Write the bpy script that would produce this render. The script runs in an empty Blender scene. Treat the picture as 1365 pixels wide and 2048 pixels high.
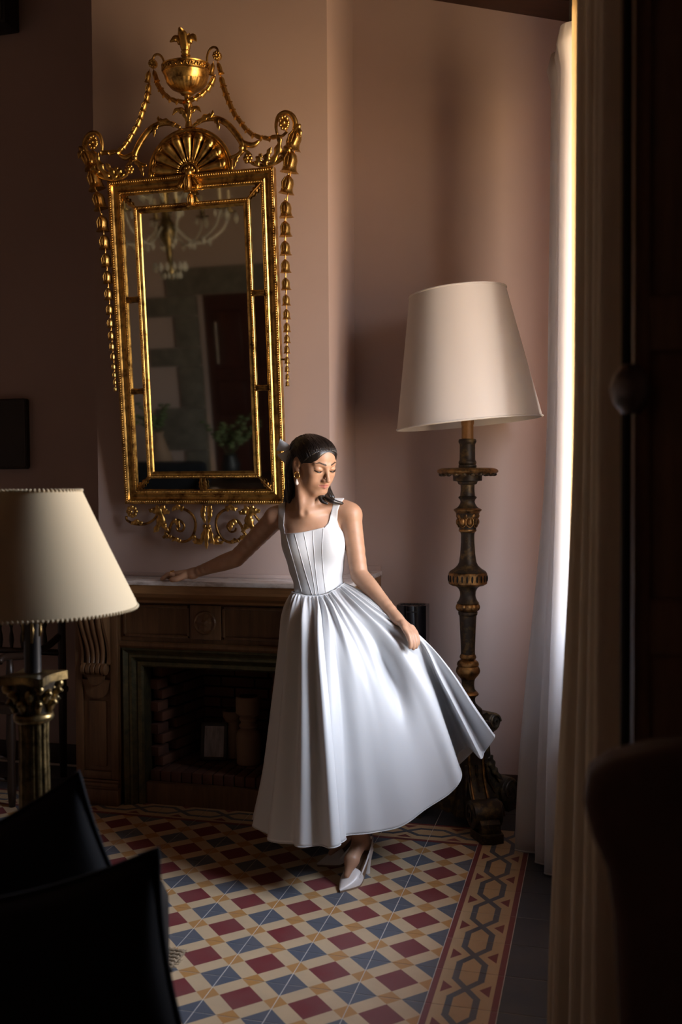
import bpy, bmesh, math, random
import numpy as np
from mathutils import Vector, Matrix

random.seed(7)
SC = bpy.context.scene
COL = SC.collection

# ------------------------------------------------------------------ camera
FOC = 1970.785                      # focal length in pixels of the 1365x2048 frame
CAM = np.array([0.466286, -3.239493, 1.4352])
_yaw, _pit, _rol = 0.257853, 0.030868, -0.0064092
_cy, _sy, _cp, _sp = math.cos(_yaw), math.sin(_yaw), math.cos(_pit), math.sin(_pit)
FWD = np.array([-_sy*_cp, _cy*_cp, -_sp])
RGT = np.array([_cy, _sy, 0.0])
UPV = np.cross(RGT, FWD)
RGT, UPV = math.cos(_rol)*RGT + math.sin(_rol)*UPV, -math.sin(_rol)*RGT + math.cos(_rol)*UPV

cd = bpy.data.cameras.new('camera')
cam = bpy.data.objects.new('camera', cd)
COL.objects.link(cam)
cd.sensor_fit = 'VERTICAL'; cd.sensor_height = 36.0; cd.sensor_width = 24.0
cd.lens = FOC/2048*36.0
cd.clip_start = 0.05
M = Matrix.Identity(4)
for i in range(3):
    M[i][0], M[i][1], M[i][2], M[i][3] = RGT[i], UPV[i], -FWD[i], CAM[i]
cam.matrix_world = M
cd.dof.use_dof = True; cd.dof.focus_distance = 3.85; cd.dof.aperture_fstop = 2.8
SC.camera = cam

# ------------------------------------------------------------------ light and exposure
SC.view_settings.view_transform = 'Standard'
SC.view_settings.look = 'None'
SC.view_settings.gamma = 1.0
SC.view_settings.use_curve_mapping = False
SC.view_settings.exposure = 0.0

w = bpy.data.worlds.new('daylight'); SC.world = w; w.use_nodes = True
nt = w.node_tree; nt.nodes.clear()
_o = nt.nodes.new('ShaderNodeOutputWorld'); _b = nt.nodes.new('ShaderNodeBackground')
_g = nt.nodes.new('ShaderNodeTexCoord'); _s = nt.nodes.new('ShaderNodeSeparateXYZ')
_r = nt.nodes.new('ShaderNodeValToRGB'); _ma = nt.nodes.new('ShaderNodeMapRange')
_ma.inputs['From Min'].default_value = -1; _ma.inputs['From Max'].default_value = 1
nt.links.new(_g.outputs['Generated'], _s.inputs[0]); nt.links.new(_s.outputs['Z'], _ma.inputs['Value'])
nt.links.new(_ma.outputs[0], _r.inputs[0]); nt.links.new(_r.outputs[0], _b.inputs[0]); nt.links.new(_b.outputs[0], _o.inputs[0])
_e = _r.color_ramp.elements          # sunlit ground below the horizon, hazy blue-white sky above it
_e[0].position = 0.0; _e[0].color = (0.80, 0.53, 0.29, 1)
_e[1].position = 1.0; _e[1].color = (0.70, 0.82, 1.05, 1)
for p, c in ((0.47, (0.85, 0.58, 0.33, 1)), (0.53, (0.95, 0.98, 1.05, 1))):
    q = _e.new(p); q.color = c
_b.inputs['Strength'].default_value = 25.0
WIN = dict(x=0.62, y0=-0.52, y1=0.42, z0=0.90, z1=3.05)     # the opening in the right wall
pl = bpy.data.lights.new('window_portal', 'AREA'); pl.shape = 'RECTANGLE'
pl.size = WIN['y1']-WIN['y0']; pl.size_y = WIN['z1']-WIN['z0']; pl.cycles.is_portal = True
po = bpy.data.objects.new('window_portal', pl); COL.objects.link(po)
po.location = (WIN['x']+0.14, (WIN['y0']+WIN['y1'])/2, (WIN['z0']+WIN['z1'])/2)
po.rotation_euler = Matrix(((0, 0, 1), (1, 0, 0), (0, 1, 0))).to_euler()   # local -Z looks to -X, into the room
SC.cycles.max_bounces = 8; SC.cycles.diffuse_bounces = 3; SC.cycles.transparent_max_bounces = 12
SC.cycles.sample_clamp_indirect = 6.0

# ------------------------------------------------------------------ helpers
def ray(x, y):
    return FWD + RGT*((x-682.5)/FOC) + UPV*((1024-y)/FOC)
def at(x, y, d):                    # the point at forward distance d on the line of sight of a photo pixel
    return CAM + ray(x, y)*d
def atY(x, y, Y):
    r = ray(x, y); return CAM + r*((Y-CAM[1])/r[1])
def topix(P):
    P = np.asarray(P, float)-CAM; z = P@FWD
    return 682.5+FOC*(P@RGT)/z, 1024-FOC*(P@UPV)/z, z

def tag(o, label=None, cat=None, group=None, kind=None):
    if label: o['label'] = label
    if cat: o['category'] = cat
    if group: o['group'] = group
    if kind: o['kind'] = kind
    return o
def empty(name, loc=(0, 0, 0), rotz=0.0, label=None, cat=None, group=None, matrix=None):
    o = bpy.data.objects.new(name, None); COL.objects.link(o)
    o.empty_display_size = 0.05
    if matrix is not None: o.matrix_world = matrix
    else: o.location = loc; o.rotation_euler = (0, 0, rotz)
    return tag(o, label, cat, group)
def link_copy(o, parent=None, loc=None, rot=None, scale=None):
    c = o.copy(); COL.objects.link(c)
    if parent is not None: c.parent = parent
    if loc is not None: c.location = loc
    if rot is not None: c.rotation_euler = rot
    if scale is not None: c.scale = scale if hasattr(scale, '__len__') else (scale,)*3
    return c
def copy_tree(o, parent=None):
    c = o.copy(); COL.objects.link(c)
    if parent is not None: c.parent = parent
    for ch in list(o.children): copy_tree(ch, c)
    return c

class MB:
    """collects shapes and links them as one mesh object"""
    def __init__(s): s.v = []; s.f = []
    def add(s, v, f):
        n = len(s.v); s.v.extend([tuple(map(float, p)) for p in v]); s.f.extend([tuple(i+n for i in q) for q in f]); return s
    def box(s, x0, x1, y0, y1, z0, z1, b=0.0):
        if b <= 0:
            v = [(x, y, z) for z in (z0, z1) for y in (y0, y1) for x in (x0, x1)]
            return s.add(v, [(0, 2, 3, 1), (4, 5, 7, 6), (0, 1, 5, 4), (2, 6, 7, 3), (0, 4, 6, 2), (1, 3, 7, 5)])
        bm = bmesh.new(); bmesh.ops.create_cube(bm, size=1.0)
        for q in bm.verts:
            q.co = Vector(((x0+x1)/2+q.co.x*(x1-x0), (y0+y1)/2+q.co.y*(y1-y0), (z0+z1)/2+q.co.z*(z1-z0)))
        bmesh.ops.bevel(bm, geom=bm.edges[:], offset=b, segments=2, profile=0.5, affect='EDGES')
        return s.bm(bm)
    def bm(s, bm):
        bm.verts.index_update()
        s.add([q.co[:] for q in bm.verts], [tuple(q.index for q in f.verts) for f in bm.faces]); bm.free(); return s
    def lathe(s, prof, seg=32, c=(0, 0), rf=None, cap=True, mat=None):
        """prof: (z, r) from bottom to top; rf(angle, z, r) may change the radius"""
        v = []; f = []
        for (z, r) in prof:
            for k in range(seg):
                a = 2*math.pi*k/seg; rr = rf(a, z, r) if rf else r
                v.append((c[0]+rr*math.cos(a), c[1]+rr*math.sin(a), z))
        n = len(prof)
        for i in range(n-1):
            for k in range(seg):
                k2 = (k+1) % seg
                f.append((i*seg+k, i*seg+k2, (i+1)*seg+k2, (i+1)*seg+k))
        if cap:
            f.append(tuple(range(seg))[::-1]); f.append(tuple((n-1)*seg+k for k in range(seg)))
        if mat is not None: v = [tuple(mat @ Vector(p)) for p in v]
        return s.add(v, f)
    def tube(s, pts, rad, seg=8, flat=1.0, nrm=None, closed=False, twist=0.0):
        """a round or flattened tube along pts; rad a number or one per point; flat scales the second axis"""
        P = [Vector(p) for p in pts]; n = len(P)
        R = [rad]*n if not hasattr(rad, '__len__') else list(rad)
        v = []; f = []; up = Vector(nrm) if nrm is not None else None; prev = None
        for i in range(n):
            t = (P[(i+1) % n]-P[(i-1) % n]) if closed else (P[min(i+1, n-1)]-P[max(i-1, 0)])
            if t.length < 1e-9: t = Vector((0, 0, 1))
            t.normalize()
            if up is not None: a = up-t*up.dot(t)
            elif prev is None: a = t.orthogonal()
            else: a = prev-t*prev.dot(t)
            if a.length < 1e-6: a = t.orthogonal()
            a.normalize(); prev = a; b = t.cross(a)
            for k in range(seg):
                q = 2*math.pi*k/seg+twist*i
                v.append(P[i]+(a*math.cos(q)*flat+b*math.sin(q))*R[i])
        m = n if closed else n-1
        for i in range(m):
            i2 = (i+1) % n
            for k in range(seg):
                k2 = (k+1) % seg
                f.append((i*seg+k, i*seg+k2, i2*seg+k2, i2*seg+k))
        if not closed:
            f.append(tuple(range(seg))[::-1]); f.append(tuple((n-1)*seg+k for k in range(seg)))
        return s.add(v, f)
    def ball(s, c, r, seg=12, rings=8):
        r = r if hasattr(r, '__len__') else (r, r, r); v = []; f = []
        for i in range(1, rings):
            ph = math.pi*i/rings
            for k in range(seg):
                a = 2*math.pi*k/seg
                v.append((c[0]+r[0]*math.sin(ph)*math.cos(a), c[1]+r[1]*math.sin(ph)*math.sin(a), c[2]-r[2]*math.cos(ph)))
        for i in range(rings-2):
            for k in range(seg):
                k2 = (k+1) % seg
                f.append((i*seg+k, i*seg+k2, (i+1)*seg+k2, (i+1)*seg+k))
        b = len(v); v += [(c[0], c[1], c[2]-r[2]), (c[0], c[1], c[2]+r[2])]
        for k in range(seg):
            k2 = (k+1) % seg
            f.append((b, k2, k)); f.append((b+1, (rings-2)*seg+k, (rings-2)*seg+k2))
        return s.add(v, f)
    def prism(s, outline, fn, d0, d1):
        """outline: 2-D loop; fn(a, b, d) -> point; extruded from d0 to d1"""
        n = len(outline)
        v = [fn(a, b, d0) for a, b in outline]+[fn(a, b, d1) for a, b in outline]
        f = [tuple(range(n))[::-1], tuple(range(n, 2*n))]+[(i, (i+1) % n, n+(i+1) % n, n+i) for i in range(n)]
        return s.add(v, f)
    def grid(s, rows, close_u=False, close_v=False):
        n = len(rows); m = len(rows[0]); f = []
        for i in range(n if close_u else n-1):
            for k in range(m if close_v else m-1):
                i2 = (i+1) % n; k2 = (k+1) % m
                f.append((i*m+k, i*m+k2, i2*m+k2, i2*m+k))
        return s.add([p for r in rows for p in r], f)
    def build(s, name, mat, parent=None, sharp=35, label=None, cat=None, group=None, kind=None, recalc=True, loc=None, rotz=None):
        me = bpy.data.meshes.new(name); me.from_pydata(s.v, [], s.f)
        if recalc:
            bm = bmesh.new(); bm.from_mesh(me); bmesh.ops.recalc_face_normals(bm, faces=bm.faces); bm.to_mesh(me); bm.free()
        me.materials.append(mat)
        if sharp is not None:
            me.polygons.foreach_set('use_smooth', [True]*len(me.polygons))
            if sharp < 180: me.set_sharp_from_angle(angle=math.radians(sharp))
        me.update()
        o = bpy.data.objects.new(name, me); COL.objects.link(o)
        if parent is not None: o.parent = parent
        if loc is not None: o.location = loc
        if rotz is not None: o.rotation_euler = (0, 0, rotz)
        return tag(o, label, cat, group, kind)

def crom(pts, n):
    """Catmull-Rom through pts (tuples of any length), n samples per span"""
    P = [np.array(p, float) for p in pts]; out = []
    for i in range(len(P)-1):
        p0 = P[max(i-1, 0)]; p1 = P[i]; p2 = P[i+1]; p3 = P[min(i+2, len(P)-1)]
        for k in range(n):
            t = k/n
            out.append(0.5*((2*p1)+(p2-p0)*t+(2*p0-5*p1+4*p2-p3)*t*t+(3*p1-p0-3*p2+p3)*t**3))
    out.append(P[-1]); return out

# ------------------------------------------------------------------ materials
class NT:
    def __init__(s, name):
        s.m = bpy.data.materials.new(name); s.m.use_nodes = True; s.t = s.m.node_tree
        s.b = s.t.nodes['Principled BSDF']; s.out = s.t.nodes['Material Output']
    def n(s, kind, **kw):
        q = s.t.nodes.new(kind)
        for k, v in kw.items(): setattr(q, k, v)
        return q
    def put(s, sock, val):
        if isinstance(val, bpy.types.NodeSocket): s.t.links.new(val, sock)
        else: sock.default_value = val
    def math(s, op, a, b=0.0, c=None):
        q = s.n('ShaderNodeMath', operation=op); s.put(q.inputs[0], a); s.put(q.inputs[1], b)
        if c is not None: s.put(q.inputs[2], c)
        return q.outputs[0]
    def mix(s, f, a, b):
        q = s.n('ShaderNodeMix', data_type='RGBA'); s.put(q.inputs[0], f)
        s.put(q.inputs[6], a if isinstance(a, bpy.types.NodeSocket) else (*a, 1)); s.put(q.inputs[7], b if isinstance(b, bpy.types.NodeSocket) else (*b, 1))
        return q.outputs[2]
    def coord(s, kind='Object'):
        return s.n('ShaderNodeTexCoord').outputs[kind]
    def scaled(s, sc, kind='Object'):
        q = s.n('ShaderNodeMapping'); s.t.links.new(s.coord(kind), q.inputs[0]); q.inputs['Scale'].default_value = sc; return q.outputs[0]
    def noise(s, vec, scale=5.0, detail=4.0, rough=0.55):
        q = s.n('ShaderNodeTexNoise'); s.t.links.new(vec, q.inputs['Vector'])
        q.inputs['Scale'].default_value = scale; q.inputs['Detail'].default_value = detail; q.inputs['Roughness'].default_value = rough
        return q.outputs[0]
    def ramp(s, f, stops):
        q = s.n('ShaderNodeValToRGB'); s.t.links.new(f, q.inputs[0]); e = q.color_ramp.elements
        while len(e) < len(stops): e.new(0.5)
        for x, (p, c) in zip(e, stops): x.position = p; x.color = (*c, 1) if len(c) == 3 else c
        return q.outputs[0]
    def bump(s, h, strength=0.3, dist=0.002):
        q = s.n('ShaderNodeBump'); s.t.links.new(h, q.inputs['Height']); q.inputs['Strength'].default_value = strength
        q.inputs['Distance'].default_value = dist; s.t.links.new(q.outputs[0], s.b.inputs['Normal']); return q.outputs[0]
    def set(s, **kw):
        for k, v in kw.items():
            sock = s.b.inputs[k.replace('_', ' ')]
            if isinstance(v, tuple) and len(v) == 3 and sock.type == 'RGBA': v = (*v, 1)
            s.put(sock, v)
        return s

def plain(name, col, rough=0.6, metal=0.0, var=0.12, scale=12, bump=0.0, bscale=60, **kw):
    t = NT(name); n = t.noise(t.coord(), scale)
    lo = tuple(c*(1-var) for c in col); hi = tuple(min(1, c*(1+var)) for c in col)
    t.set(Base_Color=t.ramp(n, [(0.3, lo), (0.7, hi)]), Roughness=rough, Metallic=metal, **kw)
    if bump: t.bump(t.noise(t.coord(), bscale, 6), bump)
    return t.m
def wood(name, dark, light, rough=0.45, stretch=(14, 14, 1.2), scale=3.0, bump=0.15):
    t = NT(name); v = t.scaled(stretch); n = t.noise(v, scale, 6, 0.6); n2 = t.noise(v, scale*5, 4)
    f = t.math('ADD', t.math('MULTIPLY', n, 0.75), t.math('MULTIPLY', n2, 0.25))
    t.set(Base_Color=t.ramp(f, [(0.3, dark), (0.7, light)]), Roughness=rough); t.bump(f, bump, 0.002)
    return t.m
def gilt(name, col=(0.74, 0.48, 0.15), patina=(0.16, 0.07, 0.02), rough=0.30, cover=(0.30, 0.55), metal=1.0):
    t = NT(name); n = t.noise(t.coord(), 28, 6, 0.65)
    f = t.ramp(n, [(cover[0], (0, 0, 0)), (cover[1], (1, 1, 1))])
    t.set(Base_Color=t.mix(f, patina, col), Metallic=metal, Roughness=t.math('MULTIPLY_ADD', n, 0.25, rough-0.1))
    t.bump(t.noise(t.coord(), 130, 3), 0.12, 0.001)
    return t.m

M_WALL = NT('pink_plaster'); _n = M_WALL.noise(M_WALL.coord(), 1.4, 5)
M_WALL.set(Base_Color=M_WALL.ramp(_n, [(0.3, (0.44, 0.335, 0.30)), (0.7, (0.48, 0.37, 0.335))]), Roughness=0.75)
M_WALL.bump(M_WALL.noise(M_WALL.coord(), 90, 6), 0.12, 0.001); M_WALL = M_WALL.m
M_CEIL = wood('dark_ceiling_wood', (0.035, 0.014, 0.008), (0.075, 0.03, 0.016), 0.5, (2, 12, 12))
M_OAK = wood('carved_oak', (0.085, 0.040, 0.016), (0.20, 0.10, 0.042), 0.42)
M_OAKH = wood('oak_shelf', (0.16, 0.075, 0.028), (0.33, 0.165, 0.065), 0.4, (1.2, 14, 14))
M_DARKW = wood('dark_stained_wood', (0.012, 0.006, 0.004), (0.035, 0.018, 0.010), 0.4)
M_SHUT = wood('walnut_shutter', (0.14, 0.085, 0.055), (0.28, 0.17, 0.115), 0.45)
M_GOLD = gilt('antique_gilding')
M_GOLD2 = gilt('deeper_gilding', (0.55, 0.31, 0.09), (0.10, 0.045, 0.015), 0.34, (0.36, 0.62))  # darker gilding with more patina showing
M_LGOLD = gilt('worn_gilt_rim', (0.42, 0.235, 0.085), (0.05, 0.030, 0.016), 0.38, (0.35, 0.6), 0.85)
M_LDARK = gilt('worn_green_black_paint', (0.20, 0.13, 0.045), (0.035, 0.026, 0.018), 0.45, (0.48, 0.72), 0.35)
M_BRONZE = gilt('verdigris_bronze', (0.16, 0.13, 0.06), (0.05, 0.055, 0.035), 0.4, (0.3, 0.7), 0.6)
M_COLUMN = gilt('dark_brass', (0.42, 0.30, 0.13), (0.06, 0.045, 0.02), 0.3, (0.35, 0.7), 0.9)
# ------------------------------------------------------------------ floor tiles
TS = 0.2
C_CREAM, C_RED, C_BLUE, C_OCHRE = (0.62, 0.47, 0.295), (0.20, 0.040, 0.045), (0.105, 0.122, 0.158), (0.50, 0.26, 0.085)
def tile_mat(name, kind):
    t = NT(name); s = t.n('ShaderNodeSeparateXYZ'); t.t.links.new(t.coord(), s.inputs[0])
    m = t.math
    if kind == 'field':
        u = m('SUBTRACT', m('FRACT', m('MULTIPLY_ADD', s.outputs[0], 1/TS, 100.5)), 0.5)
        v = m('SUBTRACT', m('FRACT', m('MULTIPLY_ADD', s.outputs[1], 1/TS, 100.5)), 0.5)
        a = m('ADD', u, v); b = m('SUBTRACT', u, v); ra = m('ROUND', a); rb = m('ROUND', b)
        fa = m('ABSOLUTE', m('SUBTRACT', a, ra)); fb = m('ABSOLUTE', m('SUBTRACT', b, rb))
        big = m('LESS_THAN', m('MAXIMUM', fa, fb), 0.325); sm = m('GREATER_THAN', m('MINIMUM', fa, fb), 0.325)
        red = m('LESS_THAN', m('ADD', m('ABSOLUTE', ra), m('ABSOLUTE', rb)), 0.5)
        c = t.mix(sm, C_CREAM, C_OCHRE); c = t.mix(big, c, t.mix(red, C_BLUE, C_RED))
    elif kind == 'border':       # x runs across the border from the field outwards, y along it
        u = m('MULTIPLY_ADD', s.outputs[0], 1/TS, 0.5)
        v = m('FRACT', m('MULTIPLY_ADD', s.outputs[1], 1/TS, 100.5))
        vv = m('ABSOLUTE', m('SUBTRACT', v, 0.5)); du = m('ABSOLUTE', m('SUBTRACT', u, 0.5))
        strip = m('GREATER_THAN', du, 0.405)
        path = m('MINIMUM', m('MULTIPLY', vv, 0.72), 0.185)
        wd = m('ADD', 0.048, m('MULTIPLY', m('LESS_THAN', vv, 0.26), 0.012))
        band = m('LESS_THAN', m('ABSOLUTE', m('SUBTRACT', du, path)), wd)
        tri = m('MULTIPLY', m('MULTIPLY', m('LESS_THAN', du, 0.345), m('GREATER_THAN', du, 0.19)),
                m('LESS_THAN', vv, m('MULTIPLY', m('SUBTRACT', du, 0.19), 1.05)))
        c = t.mix(band, (0.58, 0.425, 0.245), C_BLUE); c = t.mix(tri, c, C_RED); c = t.mix(strip, c, C_RED)
    else:
        c = t.mix(0.0, (0.048, 0.056, 0.072), (0, 0, 0))
    n = t.noise(t.n('ShaderNodeNewGeometry').outputs['Position'], 9, 6, 0.6)
    c = t.mix(m('MULTIPLY', t.ramp(n, [(0.35, (0, 0, 0)), (0.75, (1, 1, 1))]), 0.22), c, (0.24, 0.20, 0.17))
    t.set(Base_Color=c, Roughness=m('MULTIPLY_ADD', n, 0.25, 0.33), Specular_IOR_Level=0.4)
    return t.m
M_FIELD, M_BORD, M_SLATE = tile_mat('patterned_cement_tile', 'field'), tile_mat('chain_border_tile', 'border'), tile_mat('slate_blue_tile', 'slate')
M_GROUT = plain('pale_grout', (0.62, 0.59, 0.55), 0.9)
def smooth_box(x0, x1, y0, y1, z0, z1): return MB().box(x0, x1, y0, y1, z0, z1)

floor = MB().box(-5.4, 1.7, -4.3, 1.4, -0.12, -0.0012).build('floor', M_GROUT, sharp=None, kind='structure')
def tile_mesh():
    h, b = TS/2-0.0013, 0.0005; m = MB()
    v = [(sx*h, sy*h, -0.004) for sx, sy in ((-1, -1), (1, -1), (1, 1), (-1, 1))]+[(sx*h, sy*h, -b) for sx, sy in ((-1, -1), (1, -1), (1, 1), (-1, 1))]
    v += [(sx*(h-b), sy*(h-b), 0) for sx, sy in ((-1, -1), (1, -1), (1, 1), (-1, 1))]
    f = [(8, 9, 10, 11)]+[(i, (i+1) % 4, 4+(i+1) % 4, 4+i) for i in range(4)]+[(4+i, 4+(i+1) % 4, 8+(i+1) % 4, 8+i) for i in range(4)]
    return m.add(v, f)
def tile_run(name, mat, cells, rots=0.0):
    first = None
    for x, y in cells:
        dz = random.uniform(-0.0002, 0.0002)
        if first is None: first = tile_mesh().build(name, mat, floor, sharp=None, loc=(x, y, dz), rotz=rots)
        else: link_copy(first, floor, (x, y, dz), (0, 0, rots))
NX, NY0 = 14, -9
tile_run('patterned_tile', M_FIELD, [(-0.1-0.2*i, 0.5-0.2*j) for i in range(NX) for j in range(9)])
tile_run('border_tile', M_BORD, [(0.1, 0.7-0.2*j) for j in range(10)])
first_back = [( -0.1-0.2*i, 0.7) for i in range(14)]
tile_run('border_tile', M_BORD, first_back, math.pi/2)
tile_run('slate_tile', M_SLATE, [(0.3+0.2*i, 0.9-0.2*j) for i in range(2) for j in range(11)])
tile_run('slate_tile', M_SLATE, [(x, y) for x in (0.5, 0.3, 0.1, -0.1, -0.3, -0.5, -1.9, -2.1, -2.3, -2.5) for y in (0.9, 1.1)])
# the same tiles farther off, where nobody can pick one from the next
def tile_rest(name, mat, cells, rz=0.0, o=(0, 0)):
    m = MB(); base = tile_mesh(); c, s = math.cos(-rz), math.sin(-rz)
    for x, y in cells:
        dx, dy = x-o[0], y-o[1]; px, py = dx*c-dy*s, dx*s+dy*c
        m.add([(a+px, b+py, z) for a, b, z in base.v], base.f)
    m.build(name, mat, floor, sharp=None, kind='stuff', loc=(o[0], o[1], 0), rotz=rz)
near = {(round(-0.1-0.2*i, 2), round(0.5-0.2*j, 2)) for i in range(NX) for j in range(9)}
tile_rest('patterned_tiles_beyond', M_FIELD, [(-0.1-0.2*i, 0.5-0.2*j) for i in range(26) for j in range(23) if (round(-0.1-0.2*i, 2), round(0.5-0.2*j, 2)) not in near], 0, (-0.1, -1.3))
tile_rest('border_tiles_beyond', M_BORD, [(0.1, -1.3-0.2*j) for j in range(14)], 0, (0.1, -1.3))
tile_rest('border_tiles_left', M_BORD, [(-2.9-0.2*i, 0.7) for i in range(12)], math.pi/2, (-2.9, 0.7))
tile_rest('slate_tiles_beyond', M_SLATE, [(0.3+0.2*i, -1.3-0.2*j) for i in range(6) for j in range(14)]+[(-2.7-0.2*i, y) for i in range(13) for y in (0.9, 1.1)])

# ------------------------------------------------------------------ walls, ceiling, window
YB, YC = 1.25, 0.80                                   # back wall, front of the chimney breast
CX0, CX1 = -1.737, -0.647
def ceil_z(x): return 3.60-0.287*(x+0.218)
m = MB(); m.prism([(-5.3, 0), (0.62, 0), (0.62, ceil_z(0.62)), (-5.3, ceil_z(-5.3))], lambda a, b, d: (a, d, b), YB, YB+0.2)
m.build('wall_back', M_WALL, sharp=None, kind='structure')
FB0, FB1, FBT = -1.50, -0.885, 0.645                 # firebox opening
m = MB()
out = [(CX0, 0), (FB0-0.03, 0), (FB0-0.03, FBT+0.03), (FB1+0.03, FBT+0.03), (FB1+0.03, 0), (CX1, 0), (CX1, ceil_z(CX1)), (CX0, ceil_z(CX0))]
m.prism(out, lambda a, b, d: (a, d, b), YC, YB)
m.build('wall_chimney', M_WALL, sharp=None, kind='structure')
MB().box(-5.5, -5.3, -4.4, 1.45, 0, ceil_z(-5.4)).build('wall_left', M_WALL, sharp=None, kind='structure')
# the right wall with its window opening, then a step outwards beside the camera
W = WIN; XW = W['x']; m = MB()
m.box(XW, XW+0.3, W['y1'], YB+0.2, 0, 3.5); m.box(XW, XW+0.3, -1.85, W['y0'], 0, 3.5)
m.box(XW, XW+0.3, W['y0'], W['y1'], W['z1'], 3.5); m.box(XW, XW+0.3, W['y0'], W['y1'], 0, W['z0'])
m.build('wall_right', M_WALL, sharp=None, kind='structure')
MB().box(XW+0.3, 1.7, -2.0, -1.85, 0, 3.5).build('wall_alcove', M_WALL, sharp=None, kind='structure')
MB().box(1.6, 1.8, -4.4, -2.0, 0, 3.5).build('wall_far_right', M_WALL, sharp=None, kind='structure')
# wall behind the camera, with a stone-framed doorway that the mirror shows
YF = -4.2; DX0, DX1, DZ = -3.27, -2.35, 2.28
m = MB(); m.box(-5.4, DX0, YF-0.25, YF, 0, 5.2); m.box(DX1, 1.7, YF-0.25, YF, 0, 5.2); m.box(DX0, DX1, YF-0.25, YF, DZ, 5.2)
m.build('wall_front', M_WALL, sharp=None, kind='structure')
M_STONE = plain('grey_door_stone', (0.15, 0.135, 0.11), 0.8, var=0.25, bump=0.3)
surround = empty('trim_1', (0, YF, 0)); tag(surround, kind='structure')
zs = [0, 0.42, 0.80, 1.22, 1.62, 1.80, 2.09, 2.28]
for i in range(7):
    wd = 0.52 if i % 2 == 0 else 0.24
    for sx in (-1, 1):
        x = DX0 if sx < 0 else DX1; a, b = sorted((x, x+sx*wd))
        MB().box(a, b, -0.02, 0.035, zs[i]+0.004, zs[i+1]-0.004, 0.006).build('stone', M_STONE, surround)
MB().box(DX0-0.29, DX1+0.29, -0.02, 0.04, 2.284, 2.53, 0.008).build('stone', M_STONE, surround)
M_DOOR = wood('red_brown_door', (0.030, 0.008, 0.005), (0.075, 0.018, 0.011), 0.4, (10, 10, 1))
door = empty('door_1', (DX0, YF-0.16, 0)); tag(door, kind='structure')
dw = DX1-DX0
MB().box(0.0, dw, -0.02, 0.02, 0.01, DZ).build('door_leaf', M_DOOR, door, sharp=None)
for k in range(2):
    x0 = 0.09+k*dw/2
    for z0, z1 in ((0.2, 1.0), (1.12, 1.45), (1.57, 2.12)):
        MB().box(x0, x0+dw/2-0.17, 0.015, 0.045, z0, z1, 0.012).build('door_panel', M_DOOR, door)
MB().tube([(0.13, 0.06, 1.62), (0.13, 0.06, 2.02)], 0.011, 8).build('door_handle', plain('worn_steel', (0.6, 0.55, 0.5), 0.25, 1.0), door)
# ceiling slopes down to the right
m = MB(); m.prism([(-5.5, ceil_z(-5.5)), (1.8, ceil_z(1.8)), (1.8, ceil_z(1.8)+0.15), (-5.5, ceil_z(-5.5)+0.15)], lambda a, b, d: (a, d, b), -4.45, 1.45)
m.build('ceiling', M_CEIL, sharp=None, kind='structure')
m = MB(); m.prism([(-0.60, ceil_z(-0.60)+0.0), (0.6, ceil_z(0.6)), (0.6, ceil_z(0.6)-0.005), (-0.60, ceil_z(-0.6)-0.005)], lambda a, b, d: (a, d, b), 1.05, YB)
m.build('trim_2', M_CEIL, sharp=None, kind='structure')
M_BASE = wood('dark_skirting', (0.02, 0.010, 0.007), (0.045, 0.022, 0.014), 0.5)
MB().box(CX1+0.09, XW, YB-0.018, YB, 0, 0.10, 0.004).build('baseboard_back', M_BASE, kind='structure')
MB().box(-5.3, CX0-0.12, YB-0.018, YB, 0, 0.10, 0.004).build('baseboard_left', M_BASE, kind='structure')
# window frame, far casement closed
win = empty('window_1', (XW, 0, 0)); tag(win, kind='structure')
fw = 0.06
for nm, b in (('window_jamb', (0.10, 0.17, W['y0'], W['y0']+fw, W['z0'], W['z1'])), ('window_jamb', (0.10, 0.17, W['y1']-fw, W['y1'], W['z0'], W['z1'])),
              ('window_head', (0.10, 0.17, W['y0'], W['y1'], W['z1']-fw, W['z1'])), ('window_sill', (-0.03, 0.20, W['y0']-0.03, W['y1']+0.03, W['z0']-0.04, W['z0']))):
    MB().box(*b, 0.006).build(nm, M_SHUT, win)
# ------------------------------------------------------------------ fireplace
fp = empty('fireplace', (-1.192, YC, 0), label='carved oak fireplace surround with pale marble shelf on the chimney breast', cat='fireplace')
FX, FY = -1.192, YC
def L(x0, x1, y0, y1, z0, z1, b=0.0): return MB().box(x0-FX, x1-FX, y0-FY, y1-FY, z0, z1, b)
M_MARB = NT('veined_marble'); _n = M_MARB.noise(M_MARB.scaled((3, 8, 8)), 3.0, 8, 0.7)
M_MARB.set(Base_Color=M_MARB.ramp(_n, [(0.40, (0.42, 0.36, 0.33)), (0.50, (0.62, 0.56, 0.53)), (0.62, (0.70, 0.65, 0.63))]), Roughness=0.25); M_MARB = M_MARB.m
SX0, SX1 = -1.865, -0.52
m = L(SX0, SX1, 0.60, 0.80, 0.998, 1.018, 0.003)
m.v += []; m2 = L(CX1+0.002, SX1, 0.80, YB-0.002, 0.998, 1.018, 0.0); m.add(m2.v, m2.f); m2 = L(SX0, CX0-0.002, 0.80, YB-0.002, 0.998, 1.018); m.add(m2.v, m2.f)
m.build('marble_shelf', M_MARB, fp, label='pale veined marble slab')
m = L(CX0, CX1, 0.785, 0.80, 1.018, 1.034, 0.002)
m2 = L(CX1, SX1-0.005, YB-0.016, YB-0.002, 1.018, 1.04); m.add(m2.v, m2.f); m.build('upstand', M_WALL, fp, label='thin painted upstand behind the shelf')
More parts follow.
